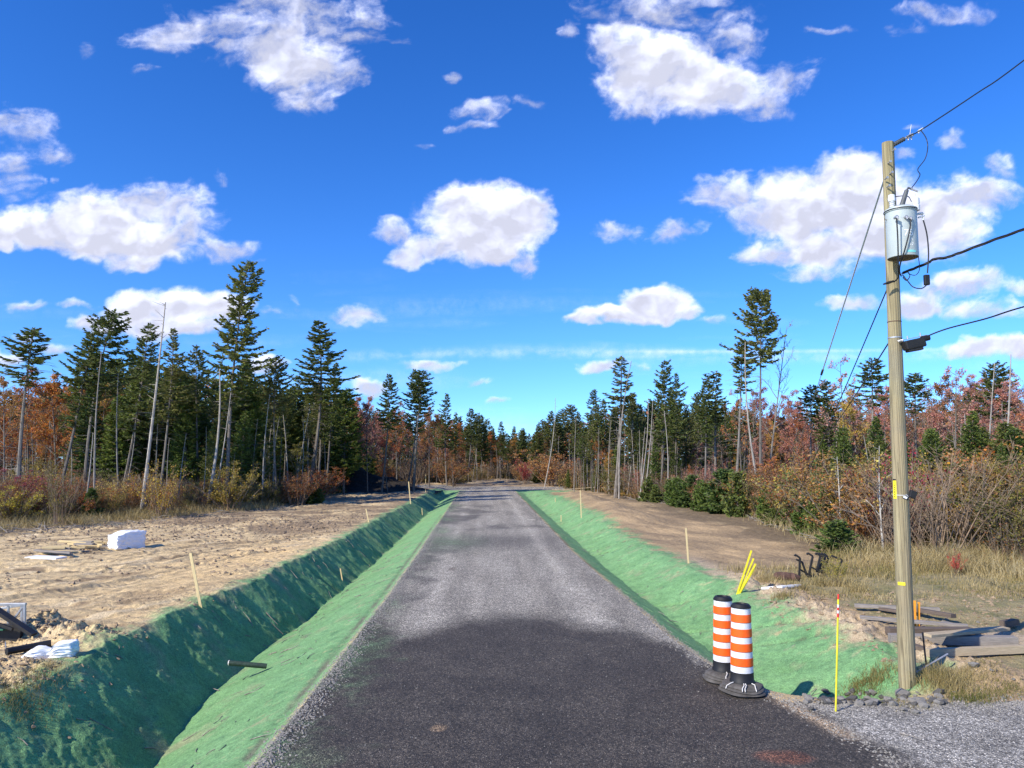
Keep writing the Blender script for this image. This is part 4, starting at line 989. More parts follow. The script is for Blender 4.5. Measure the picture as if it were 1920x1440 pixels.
def grass():
    a = Acc()
    def blades(n, X, Y, h, r, w=.005, spread=.35):
        Z = terrain(X, Y)
        d = rg.normal(size=(n, 2))*spread*h[:, None]; a0 = rg.rand(n)*6.283
        s2 = np.stack([np.cos(a0), np.sin(a0)], 1)*(w*np.clip(Y/14, .8, 2))[:, None]
        B = np.stack([X, Y, Z-.01], 1); T = B + np.stack([d[:, 0], d[:, 1], h], 1); Mi = B*.5+T*.5 + np.stack([-d[:, 0]*.15, -d[:, 1]*.15, h*.06], 1)
        S3 = np.concatenate([s2, np.zeros((n, 1))], 1)
        V = np.stack([B-S3, B+S3, Mi+S3*.7, T, Mi-S3*.7], 1).reshape(-1, 3); i = np.arange(n)*5
        a.add(V, np.concatenate([np.stack([i, i+1, i+2, i+4], 1)]), 0, np.repeat(r, 5))
        i2 = np.stack([i+4, i+2, i+3], 1)
        a.q[-1] = np.concatenate([a.q[-1], np.concatenate([i2 + a.n-5*n, -np.ones((n, 1), int)], 1)]); a.m[-1] = np.zeros(2*n, int)
    # meadow at the right
    n = 120000; X = rg.uniform(5.5, 26, n); Y = rg.uniform(11.5, 27, n)
    r = X-XR(Y); dens = fbm(X*.45, Y*.45, 3, 401)+.25*fbm(X*1.9, Y*1.9, 2, 403)
    ok = (r > 3.6+rg.rand(n)*1.2) & (dens + rg.rand(n)*.7 > np.interp(Y, [11, 14, 20, 25], [.85, .72, .42, .0])) & (np.abs(X) < .72*Y+2) & ~((r < 8) & (Y > 24.5)) & ~((X > 7.2) & (X < 15) & (Y > 13.4) & (Y < 18.6) & (rg.rand(n) < .8)) & ~((X > 7.6) & (X < 10.5) & (Y > 20.3) & (Y < 22.2) & (rg.rand(n) < .75))
    X, Y, dens = X[ok], Y[ok], dens[ok]; n = len(X)
    h = rg.uniform(.04, .17, n)*np.interp(Y, [12, 18, 22, 26], [.8, .9, 1.5, 3.0])*(.4+.7*rg.rand(n))
    blades(n, X, Y, h, np.clip(.58+.5*fbm(X*.5, Y*.5, 3, 405)+rg.normal(size=n)*.16, 0, 1))
    # tussocks
    def tuft(x, y, k, h, r, rad=.15):
        X = x+rg.normal(size=k)*rad; Y = y+rg.normal(size=k)*rad; blades(k, X, Y, rg.uniform(.4, 1, k)*h, np.clip(r+rg.normal(size=k)*.1, 0, 1), .0045, .5)
    for px, py, h, r in ((1775, 1290, .3, .55), (1745, 1270, .28, .5), (1765, 1275, .3, .4), (1790, 1285, .25, .6), (1820, 1270, .18, .6), (1810, 1312, .12, .1), (1830, 1308, .12, .12), (1620, 1285, .12, .3), (1635, 1278, .14, .25),
                         (1600, 1290, .09, .35), (1655, 1262, .16, .4), (1870, 1300, .1, .2), (1900, 1290, .1, .3), (1850, 1250, .12, .5), (1690, 1318, .05, .3), (1715, 1318, .06, .4), (1470, 1120, .2, .5), (1500, 1105, .25, .55), (1540, 1098, .3, .5), (1590, 1100, .35, .6),
                         (1440, 1090, .2, .6), (1610, 1110, .3, .6), (60, 1300, .1, .35), (25, 1310, .12, .4), (75, 1268, .12, .55), (10, 1290, .1, .3), (40, 1330, .08, .4), (90, 1250, .1, .6)):
        g = gnd(px, py); tuft(g.x, g.y, 260, h, r, .16)
    for i in range(120):
        px = rg.uniform(-60, 560); Y = np.interp(px, LX, LY) - rg.uniform(-2, 2.5); x = (px-960)/F*Y
        tuft(x, Y, 90, rg.uniform(.25, .8), rg.uniform(.4, .85), .45)
    for i in range(90):
        px = rg.uniform(1420, 2050); Y = np.interp(px, RX, RY) - rg.uniform(-2, 2.0); x = (px-960)/F*Y
        tuft(x, Y, 110, rg.uniform(.3, .9), rg.uniform(.5, .95), .4)
    o = a.build('dry_grass', [M['dry']]); tag(o, 'pale dry grass and weeds on the open ground', 'grass', kind='stuff')
grass()
M['stone'] = simple('grey_stone', (.235, .22, .195), .85, var=.35, scale=9, bump=.8, bd=.02)
M['stonedark'] = simple('dark_stone', (.10, .095, .088), .8, var=.4, scale=8, bump=.9, bd=.02)
M['clod'] = simple('earth_clod', (.27, .20, .13), .95, var=.35, scale=14, bump=.9, bd=.02)
M['soil'] = simple('dark_soil', (.022, .017, .013), .95, var=.5, scale=7, bump=1, bd=.08)  # dark soil, lowered further in tone to stand in for shade on the heap
def rocklumps(a, P, sz, rg, mi=0):
    base = np.array([(1,0,0),(-1,0,0),(0,1,0),(0,-1,0),(0,0,1),(0,0,-1)], float)
    f = np.array([(0,2,4),(2,1,4),(1,3,4),(3,0,4),(2,0,5),(1,2,5),(3,1,5),(0,3,5)])
    n = len(P); V = base[None]*(1+rg.uniform(-.35, .35, (n, 6, 1)))*np.array([1, 1, .65]) + rg.normal(size=(n, 6, 3))*.18
    th = rg.rand(n)*6.283; c, s_ = np.cos(th)[:, None], np.sin(th)[:, None]
    V = np.stack([V[..., 0]*c-V[..., 1]*s_, V[..., 0]*s_+V[..., 1]*c, V[..., 2]], -1)
    V = (V*sz[:, None, None]+P[:, None, :]).reshape(-1, 3)
    a.add(V, (f[None]+np.arange(n)[:, None, None]*6).reshape(-1, 3), mi, np.repeat(rg.rand(n), 6))
def loose():
    a = Acc()                                             # crushed stone spilled along the edges
    n = 9000; Y = 8.5+rg.rand(n)**1.6*34; X = XL(Y)+rg.normal(size=n)*.12+.08
    n2 = 2600; Y2 = 8.6+rg.rand(n2)*14; X2 = XR(Y2)+rg.normal(size=n2)*.12+.05
    n3 = 2600; X3 = rg.uniform(3.9, 9.5, n3); Y3 = 11.45+rg.normal(size=n3)*.22
    n4 = 2400; Y4 = 8.5+rg.rand(n4)*8; X4 = XL(Y4)+rg.rand(n4)*(XR(Y4)-XL(Y4))
    X = np.concatenate([X, X2, X3, X4]); Y = np.concatenate([Y, Y2, Y3, Y4]); sz = rg.uniform(.006, .022, len(X)); sz[-n4:] *= .5
    rocklumps(a, np.stack([X, Y, terrain(X, Y)], 1), sz, rg)
    o = a.build('loose_gravel', [M['stone']]); tag(o, 'loose crushed stone along the road edges', 'gravel', kind='stuff')
    a = Acc(); n = 22000                                    # clods on the earth
    X = rg.uniform(-24, -6.8, n); Y = rg.uniform(11, 46, n); w = fbm(X*.35, Y*.35, 3, 53)+sst(26, 40, Y)*.5+.15*rg.normal(size=n)
    ok = (w > .22) & (XL(Y)-X > 4.0) & (X > -Y*.75)
    m = 1500; Xa = np.concatenate([-8.9+rg.normal(size=m)*.75, -8.3+rg.normal(size=m)*.7]); Ya = np.concatenate([14.9+rg.normal(size=m)*.4, 12.0+rg.normal(size=m)*.65])
    n5 = 3500; Xb = rg.uniform(5.2, 15, n5); Yb = rg.uniform(11.6, 20, n5); okb = Xb-XR(Yb) > 3
    X = np.concatenate([X[ok], Xa, Xb[okb]]); Y = np.concatenate([Y[ok], Ya, Yb[okb]])
    rocklumps(a, np.stack([X, Y, terrain(X, Y)], 1), (rg.rand(len(X))**2.5*.055+.010)*np.clip(Y/18, .8, 1.6), rg)
    o = a.build('earth_clods', [M['clod']]); tag(o, 'loose clods of sandy earth', 'earth', kind='stuff')
    a = Acc()                                              # sticks, roots and bark
    for k in range(1500):
        if k < 750: px = rg.uniform(-40, 620); Y = np.interp(px, LX, LY)-rg.rand()**1.5*6+1.5
        elif k < 1000: px = rg.uniform(1150, 1600); Y = np.interp(px, RX, RY)-rg.rand()*2.5+.8
        elif k < 1250: px = rg.uniform(840, 1060); Y = rg.uniform(104, 135)
        else:
            px = None; Y = rg.uniform(9, 34); X = XL(Y)-rg.uniform(.4, 4.3) if rg.rand() < .75 else XR(Y)+rg.uniform(.5, 3.4)
        if px is not None: X = (px-960)/F*Y
        l = rg.uniform(.2, 1.0)*(1 if px is not None else .35)*(1.5 if Y > 100 else 1); a0 = rg.rand()*6.283; z = gz0[k]  if False else 0
        S_.append((X, Y, l, a0, rg.uniform(-.05, .35) if px is not None else .02))
    A_ = np.array(S_); Z0 = terrain(A_[:, 0], A_[:, 1]); X1 = A_[:, 0]+np.cos(A_[:, 3])*A_[:, 2]; Y1 = A_[:, 1]+np.sin(A_[:, 3])*A_[:, 2]; Z1 = terrain(X1, Y1)
    for k in range(len(A_)):
        l = A_[k, 2]; r = .006+.018*rg.rand()*l*1.5; p = np.array([A_[k, 0], A_[k, 1], Z0[k]+r]); q = np.array([X1[k], Y1[k], Z1[k]+r+A_[k, 4]*l])
        a.tube([p, (p+q)/2+rg.normal(size=3)*.06*l, q], [r, r*.8, r*.4], 4, 0, cap=False)
    o = a.build('brushwood', [M['barkdead']]); tag(o, 'broken sticks, roots and bark left from clearing', 'brushwood', kind='stuff')
S_ = []
loose()

# ------------------------------------------------------------------ materials of the objects
M['wood'] = simple('fresh_wood', (.62, .48, .25), .8, var=.2, scale=6, stretch=(8, 8, .8), bump=.3)
M['greywood'] = simple('weathered_wood', (.24, .215, .19), .9, var=.4, scale=5, stretch=(1, 12, 12), bump=.7, bd=.006)
M['palewood'] = simple('pale_weathered_wood', (.40, .32, .21), .9, var=.3, scale=5, stretch=(1, 12, 12), bump=.5, bd=.006)
M['greywood2'] = simple('brown_weathered_wood', (.12, .092, .072), .9, var=.45, scale=5, stretch=(1, 12, 12), bump=.7, bd=.006)
M['yellow'] = simple('yellow_paint', (.78, .66, .03), .5, var=.12, scale=20)
M['orangepaint'] = simple('orange_stake_paint', (.82, .33, .03), .6, var=.12, scale=20)
M['redtape'] = simple('red_reflective_tape', (.65, .04, .03), .4, var=.1)
M['whitetape'] = simple('white_reflective_tape', (.70, .70, .70), .35, var=.14, scale=9, bump=.15, bd=.001)
M['orange'] = simple('orange_reflective_plastic', (.90, .115, .010), .38, var=.13, scale=9, bump=.12, bd=.001)
M['blackpl'] = simple('black_plastic', (.011, .011, .012), .55, var=.3)
M['rubber'] = simple('dusty_rubber', (.085, .078, .07), .8, var=.5, scale=5, bump=.5, bd=.006)
M['rope'] = simple('white_rope', (.62, .60, .56), .8, var=.2, scale=60)
M['blackmetal'] = simple('black_metal', (.018, .017, .017), .55, var=.4)
M['galv'] = simple('galvanised_steel', (.42, .43, .45), .45, .55, var=.2, scale=9)
M['porcelain'] = simple('light_porcelain', (.62, .64, .66), .3, var=.08)
M['tank'] = simple('pale_grey_enamel', (.40, .455, .46), .38, var=.06, scale=4, bump=.05)
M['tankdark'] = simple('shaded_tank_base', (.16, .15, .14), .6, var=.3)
M['decal'] = simple('white_stencil_paint', (.86, .88, .88), .5, var=.03)
M['cyan'] = simple('turquoise_label', (.20, .62, .60), .5, var=.05)
M['greyrub'] = simple('dark_grey_polymer', (.075, .085, .095), .55, var=.2)
M['whiteplastic'] = simple('white_plastic_film', (.80, .82, .85), .38, var=.05, scale=7, bump=.25, bd=.01)
M['whiteboard'] = simple('white_board', (.80, .80, .80), .6, var=.05)
M['whitepipe'] = simple('white_pipe', (.72, .70, .65), .5, var=.15)
M['greenpanel'] = simple('green_sheet', (.02, .11, .06), .5, var=.3)
M['wire'] = simple('black_cable', (.012, .013, .016), .5, var=.2)
M['steelwire'] = simple('steel_strand', (.30, .32, .34), .4, .6, var=.2)
M['guyrod'] = simple('pale_grey_fibreglass', (.46, .52, .55), .45, var=.08)
M['rust'] = simple('rusty_iron', (.10, .055, .04), .85, var=.5)
M['lampface'] = simple('white_lamp_glass', (.9, .92, .95), .2, var=.02)
def polemat():
    t = NT('treated_pole_wood'); v = t.scalev(t.coord(), (14, 14, .55)); a = t.noise(1.3, 6, .62, v, .4); b = t.noise(.55, 4, .55, t.scalev(t.coord(), (2, 2, .5)))
    c = t.mix(t.rng(a, .33, .66, 0, 1), (.17, .15, .075), (.36, .325, .185)); c = t.mix(t.rng(b, .4, .62, 0, .55), c, (.30, .22, .145))
    w = t.n("ShaderNodeTexWave", {'wave_type': 'BANDS', 'bands_direction': 'X'}, Vector=t.scalev(t.coord(), (6, 6, .12)), Scale=1.2, Distortion=9, Detail=3).outputs['Fac']
    c = t.mix(t.rng(w, .0, .09, .75, 0), c, (.10, .08, .045))
    kn = t.n("ShaderNodeTexVoronoi", None, Vector=t.scalev(t.coord(), (3, 3, 1.1)), Scale=1.0).outputs['Distance']
    c = t.mix(t.rng(kn, .05, .12, .9, 0), c, (.06, .04, .025))
    st_ = t.noise(2.2, 6, .7, t.scalev(t.coord(), (40, 40, .35))); c = t.mix(t.rng(st_, .56, .62, 0, .8), c, (.075, .06, .035))
    c = t.mix(t.rng(t.noise(1.1, 5, .6, t.coord()), .52, .68, 0, .5), c, (.16, .15, .12))
    return t.done(t.prin(Base_Color=c, Roughness=.85, Normal=t.bump(t.math('ADD', a, w), .5, .008)))
M['pole'] = polemat()

# ------------------------------------------------------------------ traffic drums
def drum(px, py, label, rot, tilt):
    g = gnd(px, py); root = empty('traffic_drum', (g.x, g.y, gz(g.x, g.y)+.012), (tilt[0], tilt[1], rot))
    tag(root, label, 'traffic drum', 'traffic drums at the road edge')
    rgd = np.random.RandomState(int(px))
    zb = .30
    def rad(z): return .172 - (z-.13)*.026
    a = Acc(); a.lathe([(0, .13), (rad(.12)+.012, .13), (rad(.12)+.012, .17), (rad(.2)+.002, .19), (rad(zb)+.002, zb), (0, zb)], 40); a.build('boot', M['blackpl'], root, True)
    z = zb; a = Acc(); a.lathe([(rad(z), z), (rad(z+.09), z+.09)], 48); a.build('white_band', M['whitetape'], root, True); z += .09
    for k in range(4):
        a = Acc(); a.lathe([(rad(z)-.004, z), (rad(z)-.004, z+.007)], 48); a.build('joint_ring', M['blackpl'], root, True)
        r0 = .0035
        a = Acc(); a.lathe([(rad(z)-.004, z+.006), (rad(z)+r0, z+.008), (rad(z+.06)+r0, z+.07), (rad(z+.12)+r0, z+.122), (rad(z)-.002, z+.124)], 48); a.build('orange_band', M['orange'], root, True)
        z += .124
        a = Acc(); a.lathe([(rad(z), z), (rad(z+.088), z+.088)], 48); a.build('white_band', M['whitetape'], root, True); z += .088
    r = rad(z); a = Acc(); a.lathe([(r-.004, z-.002), (r+.008, z), (r+.008, z+.018), (r-.022, z+.055), (r-.048, z+.060), (r-.055, z+.040), (0, z+.036)], 40); a.build('cap', M['blackpl'], root, True)
    a = Acc(); prof = [(.02, .15), (.19, .150), (.27, .135), (.315, .115), (.325, .098), (.312, .090), (.335, .080), (.352, .062), (.335, .050), (.355, .040), (.372, .022), (.35, .004), (.1, 0)]
    a.lathe(prof, 56); V = a.v[0]; th = np.arctan2(V[:, 1], V[:, 0]); rr = np.hypot(V[:, 0], V[:, 1])
    wv = 1+.035*np.sin(th*2+1+px)*(rr > .2)+.03*np.sin(th*5+V[:, 2]*30)*(rr > .25)
    V[:, 0] *= wv*.93; V[:, 1] *= wv*.93; V[:, 2] += (.012*np.sin(th*3+px))*(rr > .2)*(V[:, 2] > .03)
    a.build('rubber_base', M['rubber'], root, True)
    for th, n in ((-1.95, 2), (-1.30, 1), (-2.75, 1)):
        for k in range(n):
            t0 = th+k*.12; c_, s_ = math.cos(t0), math.sin(t0); c2, s2 = math.cos(t0-.10), math.sin(t0-.10)
            a = Acc(); a.tube([(c_*.20, s_*.20, .165), (c_*.26, s_*.26, .158), (c2*.31, s2*.31, .125), (c2*.33, s2*.33, .085)], .0075, 6); a.build('rope_tie', M['rope'], root, True)
drum(1392, 1298, 'nearer orange and white banded traffic drum, overlapping the other on the right', .2, (0, .01))
drum(1358, 1275, 'farther orange and white banded traffic drum, half hidden on the left', 1.1, (.01, -.01))

# ------------------------------------------------------------------ utility pole and what hangs on it
PB = gnd(1702, 1286); PB.z = gz(PB.x, PB.y)
PT = at(1664.5, 268, PB.y + .05)
pole = empty('utility_pole', (0, 0, 0)); tag(pole, 'tall round treated wood pole carrying a transformer beside the driveway', 'utility pole')
def pax(z): return PB + (PT-PB)*((z-PB.z)/(PT.z-PB.z))
def prad(z): return .131 - .037*(z-PB.z)/(PT.z-PB.z)
a = Acc(); rgp = np.random.RandomState(3)
zs = np.linspace(PB.z-.4, PT.z, 60); a.tube([pax(z) for z in zs], [prad(z)*(1+.012*math.sin(z*3)) for z in zs], 36); 
o = a.build('shaft', M['pole'], pole, True)
def pp(px, py, dy=0.0): return at(px, py, PB.y + dy)
def ring(z, r_, h, mat, name):
    a = Acc(); c = pax(z); a.lathe([(prad(z)-.01, -h/2), (prad(z)+r_, -h/2), (prad(z)+r_, h/2), (prad(z)-.01, h/2)], 32, 0, tuple(c)); return a.build(name, mat, pole, True)
ring(pp(0, 603).z, .004, .012, M['rust'], 'steel_band'); ring(pp(0, 633).z, .006, .02, M['galv'], 'steel_band')
ring(pp(0, 928).z, .003, .008, M['whitetape'], 'tie_band')
def surf(ang, z, off=0.0):                       # a point on the skin of the pole; ang 0 faces the camera, positive to the right
    c = pax(z); base = math.atan2(-c.y, -c.x); t_ = base + ang; r_ = prad(z)+off
    return Vector((c.x+math.cos(t_)*r_, c.y+math.sin(t_)*r_, z))
def patch(a0, a1, z0, z1, mat, name, off=.003, parent=None):
    a = Acc(); n = 8; V = []; 
    for o_ in (off, off+.003):
        for i in range(n+1):
            for z in (z0, z1): V.append(tuple(surf(a0+(a1-a0)*i/n, z, o_)))
    Q = []; m = 2*(n+1)
    for i in range(n):
        Q.append((m+2*i, m+2*i+2, m+2*i+3, m+2*i+1)); Q.append((2*i, 2*i+1, 2*i+3, 2*i+2))
        Q.append((2*i, 2*i+2, m+2*i+2, m+2*i)); Q.append((2*i+1, m+2*i+1, m+2*i+3, 2*i+3))
    Q += [(0, m, m+1, 1), (2*n, 2*n+1, m+2*n+1, m+2*n)]
    a.add(V, Q); return a.build(name, mat, parent or pole)
zt, zb_ = pp(0, 901).z, pp(0, 935).z
yt = patch(-1.05, -.50, zb_, zt, M['yellow'], 'yellow_tag')
patch(-1.05, -.55, zt, zt+.025, M['blackpl'], 'tag_mount')
for k in range(6): patch(-.82, -.70, zb_+.03+k*.036, zb_+.045+k*.036, M['blackpl'], 'tag_mark', .0075, yt)
patch(-.75, .15, pp(0, 1096).z, pp(0, 1090).z, M['yellow'], 'yellow_marker')
for px, py in ((1668, 304), (1671, 324), (1662, 334), (1666, 349), (1676, 281)):
    c = pp(px, py, -.1); a = Acc(); a.tube([c+Vector((0, .06, 0)), c-Vector((0, .035, 0))], .012, 6); a.tube([c-Vector((0, .03, 0)), c-Vector((0, .045, 0))], .022, 6); a.build('bolt', M['galv'], pole, True)

def cable(name, pts, r, mat, parent=None, label=None, cat=None, sub=6, group=None):
    P = [Vector(p) for p in pts]; out = []
    for i in range(len(P)-1):
        p0, p1, p2, p3 = P[max(i-1, 0)], P[i], P[i+1], P[min(i+2, len(P)-1)]
        for k in range(sub):
            t_ = k/sub; out.append(.5*((2*p1)+(p2-p0)*t_+(2*p0-5*p1+4*p2-p3)*t_*t_+(3*p1-p0-3*p2+p3)*t_**3))
    out.append(P[-1]); a = Acc(); a.tube(out, r, 7); o = a.build(name, mat, parent, True)
    if label: tag(o, label, cat, group)
    return o

# transformer
tz0, tz1 = pp(0, 484, -.34).z, pp(0, 396, -.34).z
tc = pp(1691, 440, -.34); tx, ty = tc.x, tc.y; tr_ = .235
tf = empty('transformer', (tx, ty, tz0)); tag(tf, 'pale grey cylindrical transformer tank with bushings, bolted to the wood pole', 'transformer')
hgt_ = tz1-tz0
a = Acc(); a.lathe([(tr_*.98, .0), (tr_, .015), (tr_, hgt_), (tr_-.01, hgt_)], 48); a.build('tank', M['tank'], tf, True)
a = Acc(); a.lathe([(0, .035), (tr_*.93, .035), (tr_*.975, -.002), (tr_*.985, .0)], 48); a.build('tank_bottom', M['tankdark'], tf, True)
a = Acc(); a.lathe([(tr_-.01, hgt_-.03), (tr_+.014, hgt_-.028), (tr_+.018, hgt_), (tr_+.010, hgt_+.022), (tr_*.7, hgt_+.06), (0, hgt_+.07)], 48); a.build('lid', M['tank'], tf, True)
a = Acc(); a.lathe([(tr_+.016, hgt_-.018), (tr_+.024, hgt_-.014), (tr_+.024, hgt_-.002), (tr_+.016, hgt_+.002)], 48); a.build('lid_band', M['blackmetal'], tf, True)
def tl(px, py, dy): p = pp(px, py, dy); return p-Vector((tx, ty, tz0))
a = Acc(); p = tl(1670, 404, -.34); zz = tl(0, 376, -.34).z
prof = [(.0, hgt_+.02)]
for k in range(4): b = hgt_+.02+k*.035; prof += [(.034, b), (.052, b+.012), (.034, b+.03)]
prof += [(.055, hgt_+.165), (.06, hgt_+.20), (.05, hgt_+.27), (.0, hgt_+.28)]
a.lathe(prof, 20, 0, (p.x+.03, 0, 0)); bo = a.build('bushing', M['porcelain'], tf, True)
a = Acc(); a.tube([tl(1690, 389, -.3), tl(1700, 357, -.3)], [.040, .034], 16); a.tube([tl(1699, 359, -.3), tl(1703, 352, -.3), tl(1711, 355, -.32)], .020, 8); ar = a.build('arrester', M['greyrub'], tf, True)
a = Acc(); a.tube([tl(1708, 354, -.32), tl(1721, 359, -.34)], .016, 8); a.build('terminal', M['galv'], ar, True)
a = Acc(); a.lathe([(.0, hgt_-.03), (.052, hgt_-.03), (.058, hgt_+.05), (.045, hgt_+.06), (.055, hgt_+.10), (.05, hgt_+.17), (.03, hgt_+.19), (0, hgt_+.19)], 20, 0, (tl(1715, 390, -.42).x, tl(0, 390, -.42).y-.05, 0)); bu = a.build('bushing', M['porcelain'], tf, True)
a = Acc(); a.tube([tl(1713, 374, -.36), tl(1716, 362, -.36)], .010, 6); a.build('stud', M['galv'], bu, True)
for px, py, dy in ((1682, 406, -.62), (1700, 406, -.62), (1708, 408, -.60)):
    a = Acc(); p = tl(px, py, dy); a.tube([p+Vector((0, .08, 0)), p], [.022, .028], 12); a.tube([p, p+Vector((0, -.02, -.05))], .013, 8); a.build('side_terminal', M['galv'], tf, True)
a = Acc(); a.tube([tl(1714, 402, -.45), tl(1731, 400, -.42)], .022, 8); a.tube([tl(1722, 408, -.45), tl(1733, 404, -.42)], .014, 8); a.tube([tl(1730, 398, -.42), tl(1731, 413, -.42)], .016, 8); a.build('terminal_block', M['porcelain'], tf, True)
for z in (.12, hgt_-.14):
    a = Acc(); pz = pax(tz0+z)-Vector((tx, ty, tz0)); a.beam((0, tr_*.8, z), (pz.x, pz.y-.08, z), .12, .06); a.build('bracket', M['galv'], tf)
a = Acc(); p = tl(1660, 410, -.3); a.tube([tl(1662, 412, -.34), tl(1656, 410, -.34), tl(1655, 417, -.34)], .009, 6); a.build('lifting_lug', M['galv'], tf, True)
def stencil(body, size, ang, z, mat, name):
    cu = bpy.data.curves.new(name, 'FONT'); cu.body = body; cu.size = size; cu.align_x = 'CENTER'; cu.align_y = 'CENTER'; cu.extrude = .001; cu.resolution_u = 4
    to = bpy.data.objects.new(name, cu); C.objects.link(to); dg = bpy.context.evaluated_depsgraph_get()
    me = bpy.data.meshes.new_from_object(to.evaluated_get(dg)); bpy.data.objects.remove(to)
    b0 = math.atan2(-ty, -tx)
    for v in me.vertices:
        t_ = b0 + ang + v.co.x/tr_; r_ = tr_+.0025+v.co.z
        v.co = (math.cos(t_)*r_, math.sin(t_)*r_, z+v.co.y)
    me.materials.clear(); me.materials.append(mat)
    o = bpy.data.objects.new(name, me); C.objects.link(o); o.parent = tf
stencil('75', .15, .44, tl(0, 437, -.55).z, M['decal'], 'stencilled_number')
stencil('A', .06, .62, tl(0, 449, -.55).z, M['decal'], 'stencilled_letter')
stencil('12', .07, .60, tl(0, 458, -.55).z, M['decal'], 'stencilled_number')
a = Acc(); V = []
for i in range(9):
    t_ = math.atan2(-ty, -tx)+.28+.62*i/8
    for rr_ in (tr_+.001, tr_+.004):
        for z in (tl(0, 473, -.55).z, tl(0, 469, -.55).z): V.append((math.cos(t_)*rr_, math.sin(t_)*rr_, z))
Q = []
for i in range(8):
    b = i*4; Q += [(b+2, b+6, b+7, b+3), (b, b+1, b+5, b+4), (b, b+4, b+6, b+2), (b+1, b+3, b+7, b+5)]
a.add(V, Q); a.build('turquoise_label', M['cyan'], tf)
# leads of the transformer
cable('lead', [tl(1681, 409, -.64), tl(1683, 440, -.62), tl(1684, 475, -.60), tl(1684.5, 505, -.5), tl(1684, 520, -.3), tl(1676, 529, -.18)], .011, M['wire'], tf)
cable('lead', [tl(1708, 411, -.62), tl(1705, 435, -.62), tl(1696, 470, -.60), tl(1688, 495, -.45), tl(1687, 510, -.3), tl(1690, 518, -.25)], .011, M['wire'], tf)
cable('lead', [tl(1731, 412, -.42), tl(1738, 440, -.42), tl(1741, 475, -.42), tl(1739, 512, -.42)], .011, M['wire'], tf)
cable('lead', [tl(1722, 482, -.40), tl(1724, 505, -.40), tl(1716, 516, -.35), tl(1703, 513, -.3)], .006, M['wire'], tf)
cable('lead', [tl(1671, 371, -.2), tl(1684, 368, -.2), tl(1702, 368, -.25), tl(1709, 378, -.3)], .007, M['wire'], tf)
a = Acc(); p = tl(1737.5, 525, -.42); a.box(p, (.085, .06, .17)); a.build('connector', M['blackpl'], tf, bevel=.012)
cable('lead', [tl(1737, 535, -.42), tl(1727, 541, -.4), tl(1712, 538, -.36), tl(1702, 527, -.3), tl(1692, 515, -.25)], .009, M['wire'], tf)
cable('lead', [tl(1690, 514, -.22), tl(1698, 508, -.25), tl(1706, 516, -.25), tl(1700, 526, -.25), tl(1693, 520, -.22)], .008, M['wire'], tf)
a = Acc(); a.tube([tl(1656, 533, -.16), tl(1666, 530, -.17), tl(1676, 527, -.17)], [.012, .024, .016], 10); a.build('connector', M['blackpl'], tf, True)

# dead end, clamps
de_ = empty('dead_end_insulator', tuple(pp(1674, 273))); tag(de_, 'dark grey dead end insulator with clamps at the top of the wood pole', 'insulator')
def dl(px, py, dy=0): return pp(px, py, dy)-pp(1674, 273)
a = Acc(); a.tube([dl(1676, 271), dl(1694, 261)], [.030, .030], 14); 
for k in range(6): q = dl(1676+18*k/5, 271-10*k/5); q2 = dl(1676.8+18*k/5, 270.6-10*k/5); a.tube([q, q2], .040, 14)
a.build('polymer_rod', M['greyrub'], de_, True)
a = Acc(); a.tube([dl(1668, 275), dl(1676, 271)], .014, 8); a.tube([dl(1694, 261), dl(1700, 258)], .015, 8); a.build('eye_bolt', M['galv'], de_, True)
a = Acc(); a.box(dl(1706, 255), (.11, .05, .05), Euler((0, -.45, 0))); a.tube([dl(1703, 254), dl(1703, 263)], .010, 6); a.tube([dl(1708, 252), dl(1709, 262)], .010, 6); a.tube([dl(1706, 252), dl(1708.5, 234)], .004, 6); a.build('strain_clamp', M['galv'], de_)
a = Acc(); a.box(dl(1726, 243.5), (.085, .04, .035), Euler((0, -.5, 0))); a.tube([dl(1725, 244), dl(1722, 250)], .012, 6); a.build('tap_clamp', M['porcelain'], de_)
cable('power_line', [pp(1699, 258), pp(1710, 252, -.05), pp(1728, 243, -.1), pp(1830, 176, -.9), pp(1920, 113, -1.6), pp(2400, -260, -4.5)], .010, M['wire'], None, 'thin high voltage wire rising from the pole top to the upper right corner', 'wire')
cable('jumper_wire', [pp(1727, 245, -.1), pp(1736, 258, -.12), pp(1739.5, 275, -.15), pp(1735, 297, -.18), pp(1721, 317, -.2), pp(1725, 327, -.22), pp(1720, 338, -.25), pp(1709, 353, -.32)], .0075, M['wire'], None, 'curved dark jumper wire dropping from the high voltage wire to the transformer', 'wire')
# service cable: three strands twisted round each other
sp = [pp(1692, 512, -.2), pp(1715, 503, -.3), pp(1742, 492, -.42), pp(1750, 486, -.5), pp(1775, 483, -.6), pp(1800, 474, -.75), pp(1860, 451, -1.1), pp(1920, 430, -1.5), pp(2100, 380, -2.6), pp(2400, 320, -4.5)]
sv = empty('service_cable', (0, 0, 0)); tag(sv, 'thick twisted black service cable leaving the pole to the right below the transformer', 'cable')
for ph in range(3):
    dense = []
    for i in range(len(sp)-1):
        for k in range(10): dense.append(sp[i].lerp(sp[i+1], k/10))
    q = [p + Vector((0, math.cos(ph*2.09+j*.3), math.sin(ph*2.09+j*.3)))*.014 for j, p in enumerate(dense)]
    cable('strand', q, .011, M['wire'], sv, sub=2)
